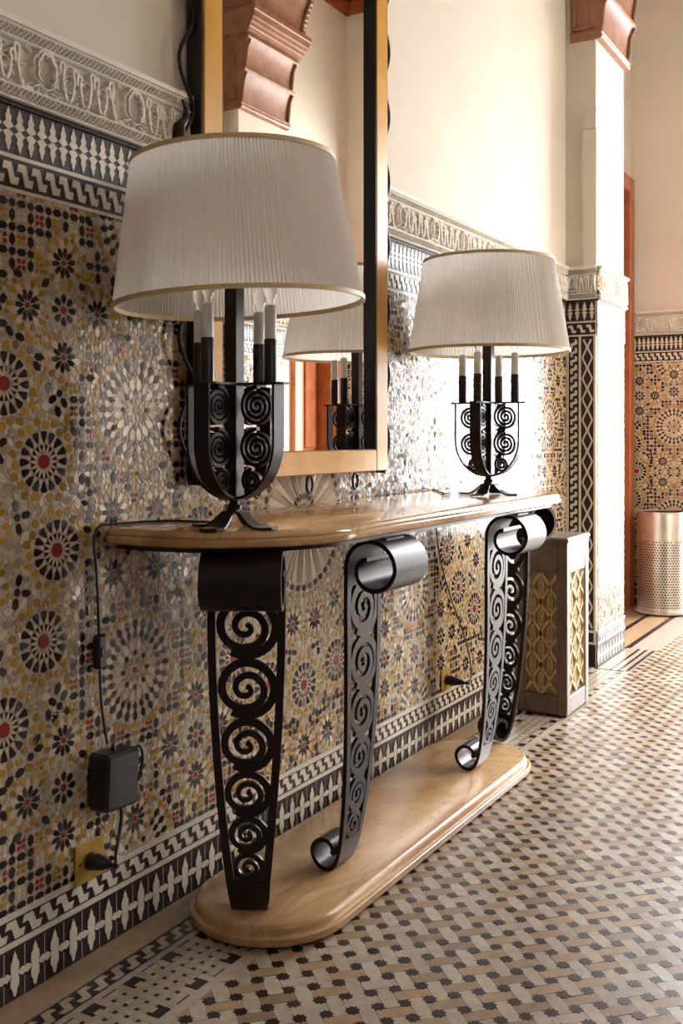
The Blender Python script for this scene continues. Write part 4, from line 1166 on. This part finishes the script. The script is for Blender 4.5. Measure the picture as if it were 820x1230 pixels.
def fret(face, half, z0, z1):
    """ogee lattice of raised ribs on a recessed cream board; face: function (a,z,d)->local"""
    bd = MB().prism([(-half, z0), (half, z0), (half, z1), (-half, z1)], face, -.026, -.020).obj('fret_panel', 'lattice_back', box, fix=True)
    n = 2; rows = 4; cw = 2*half/n; rh = (z1-z0)/rows
    ribs = MB(); 
    for i in range(n+1):
        for s in (-1, 1):
            pts = []
            for k in range(rows*12+1):
                t = k/12; a = -half+i*cw+s*cw*.5*(.5-.5*math.cos(2*PI*t))*.96
                if abs(a) > half-.002: a = math.copysign(half-.002, a)
                pts.append((a, z0+t*rh))
            ribs.ribbon(pts, .0125, face, -.021, -.008)
    ribs.obj('ogee_rib', 'lattice_cream', bd, fix=True)
    spots = [(-half+(i+.5)*cw, z0+r*rh) for i in range(n) for r in range(1, rows)]+[(0.0, z0+(r+.5)*rh) for r in range(rows)]
    for ca_, cz in spots:
        pts = [(ca_+cw*.17*math.sin(2*PI*q/20)*(.55+.45*math.cos(2*PI*q/20*.5)**2), cz-.27*rh*math.cos(2*PI*q/20)) for q in range(21)]
        m = MB().ribbon(pts, .0065, face, -.021, -.012)
        m.ribbon([(ca_-cw*.15, cz-.06*rh), (ca_, cz-.09*rh), (ca_+cw*.15, cz-.06*rh)], .005, face, -.021, -.012)
        m.ribbon([(ca_, cz-.24*rh), (ca_, cz+.12*rh)], .005, face, -.021, -.013)
        m.obj('fret_drop', 'lattice_cream', bd, fix=True)
    # darker bead around the opening
    b = .006; e = MB()
    for a0, a1, c0, c1 in ((-half, half, z0, z0+b), (-half, half, z1-b, z1), (-half, -half+b, z0, z1), (half-b, half, z0, z1)):
        e.prism([(a0, c0), (a1, c0), (a1, c1), (a0, c1)], face, -.02, -.004)
    e.obj('panel_bead', 'box_metal', bd, fix=True)
ZP0, ZP1 = .085, BH-.145
fret(lambda a, z, d: (a, -hy_-d, z), hx-pw, ZP0, ZP1)
fret(lambda a, z, d: (-a, hy_+d, z), hx-pw, ZP0, ZP1)
fret(lambda a, z, d: (hx+d, a, z), hy_-pw, ZP0, ZP1)
fret(lambda a, z, d: (-hx-d, -a, z), hy_-pw, ZP0, ZP1)

# ------------------------------------------------------------------ perforated metal bin by the end wall
bin_ = thing('perforated_bin', (.075, 7.12, 0), 'tall perforated silver metal bin against the far tiled wall', 'bin')
RB, HB = .165, .69
mb = MB(); NA, NZ = 56, 26; z0, z1 = .05, .50
def cyl(a, z, r=RB): return (r*math.cos(a), r*math.sin(a), z)
for j in range(NZ):
    for i in range(NA):
        off = .5*(j % 2)
        a0, a1 = 2*PI*(i+off)/NA, 2*PI*(i+1+off)/NA; za, zb = z0+(z1-z0)*j/NZ, z0+(z1-z0)*(j+1)/NZ; am, zm = (a0+a1)/2, (za+zb)/2
        da, dz = (a1-a0)*.36, (zb-za)*.40
        v = [cyl(a0, za), cyl(a1, za), cyl(a1, zb), cyl(a0, zb), cyl(am, zm-dz), cyl(am+da, zm), cyl(am, zm+dz), cyl(am-da, zm)]
        mb.add(v, [(0, 1, 4), (1, 5, 4), (1, 2, 5), (2, 6, 5), (2, 3, 6), (3, 7, 6), (3, 0, 7), (0, 4, 7)])
mb.obj('perforated_wall', 'bin_metal', bin_)
MB().lathe([(RB, .499), (RB, HB-.01), (RB+.004, HB-.008), (RB+.005, HB), (RB-.006, HB), (RB-.006, .499)], seg=56).obj('collar', 'bin_metal', bin_, smooth=40)
MB().lathe([(RB+.002, .012), (RB+.010, .014), (RB+.010, .034), (RB+.001, .038), (RB, .051)], seg=56, cap0=True).obj('base_ring', 'bin_metal', bin_, smooth=40)
MB().lathe([(RB-.012, .02), (RB-.012, HB-.01)], seg=40, cap0=True).obj('liner', 'black_plastic', bin_, smooth=40)
for k in range(14):
    a = 2*PI*k/14
    P = [(-.016, .485), (.016, .485), (.010, .515), (.014, .525), (0, .555), (-.014, .525), (-.010, .515)]
    MB().prism(P, lambda u, z, d, a=a: cyl(a+u/RB, z, RB+d), .0005, .003).obj('merlon_ornament', 'bin_metal', bin_, fix=True)
bpy.context.view_layer.update()
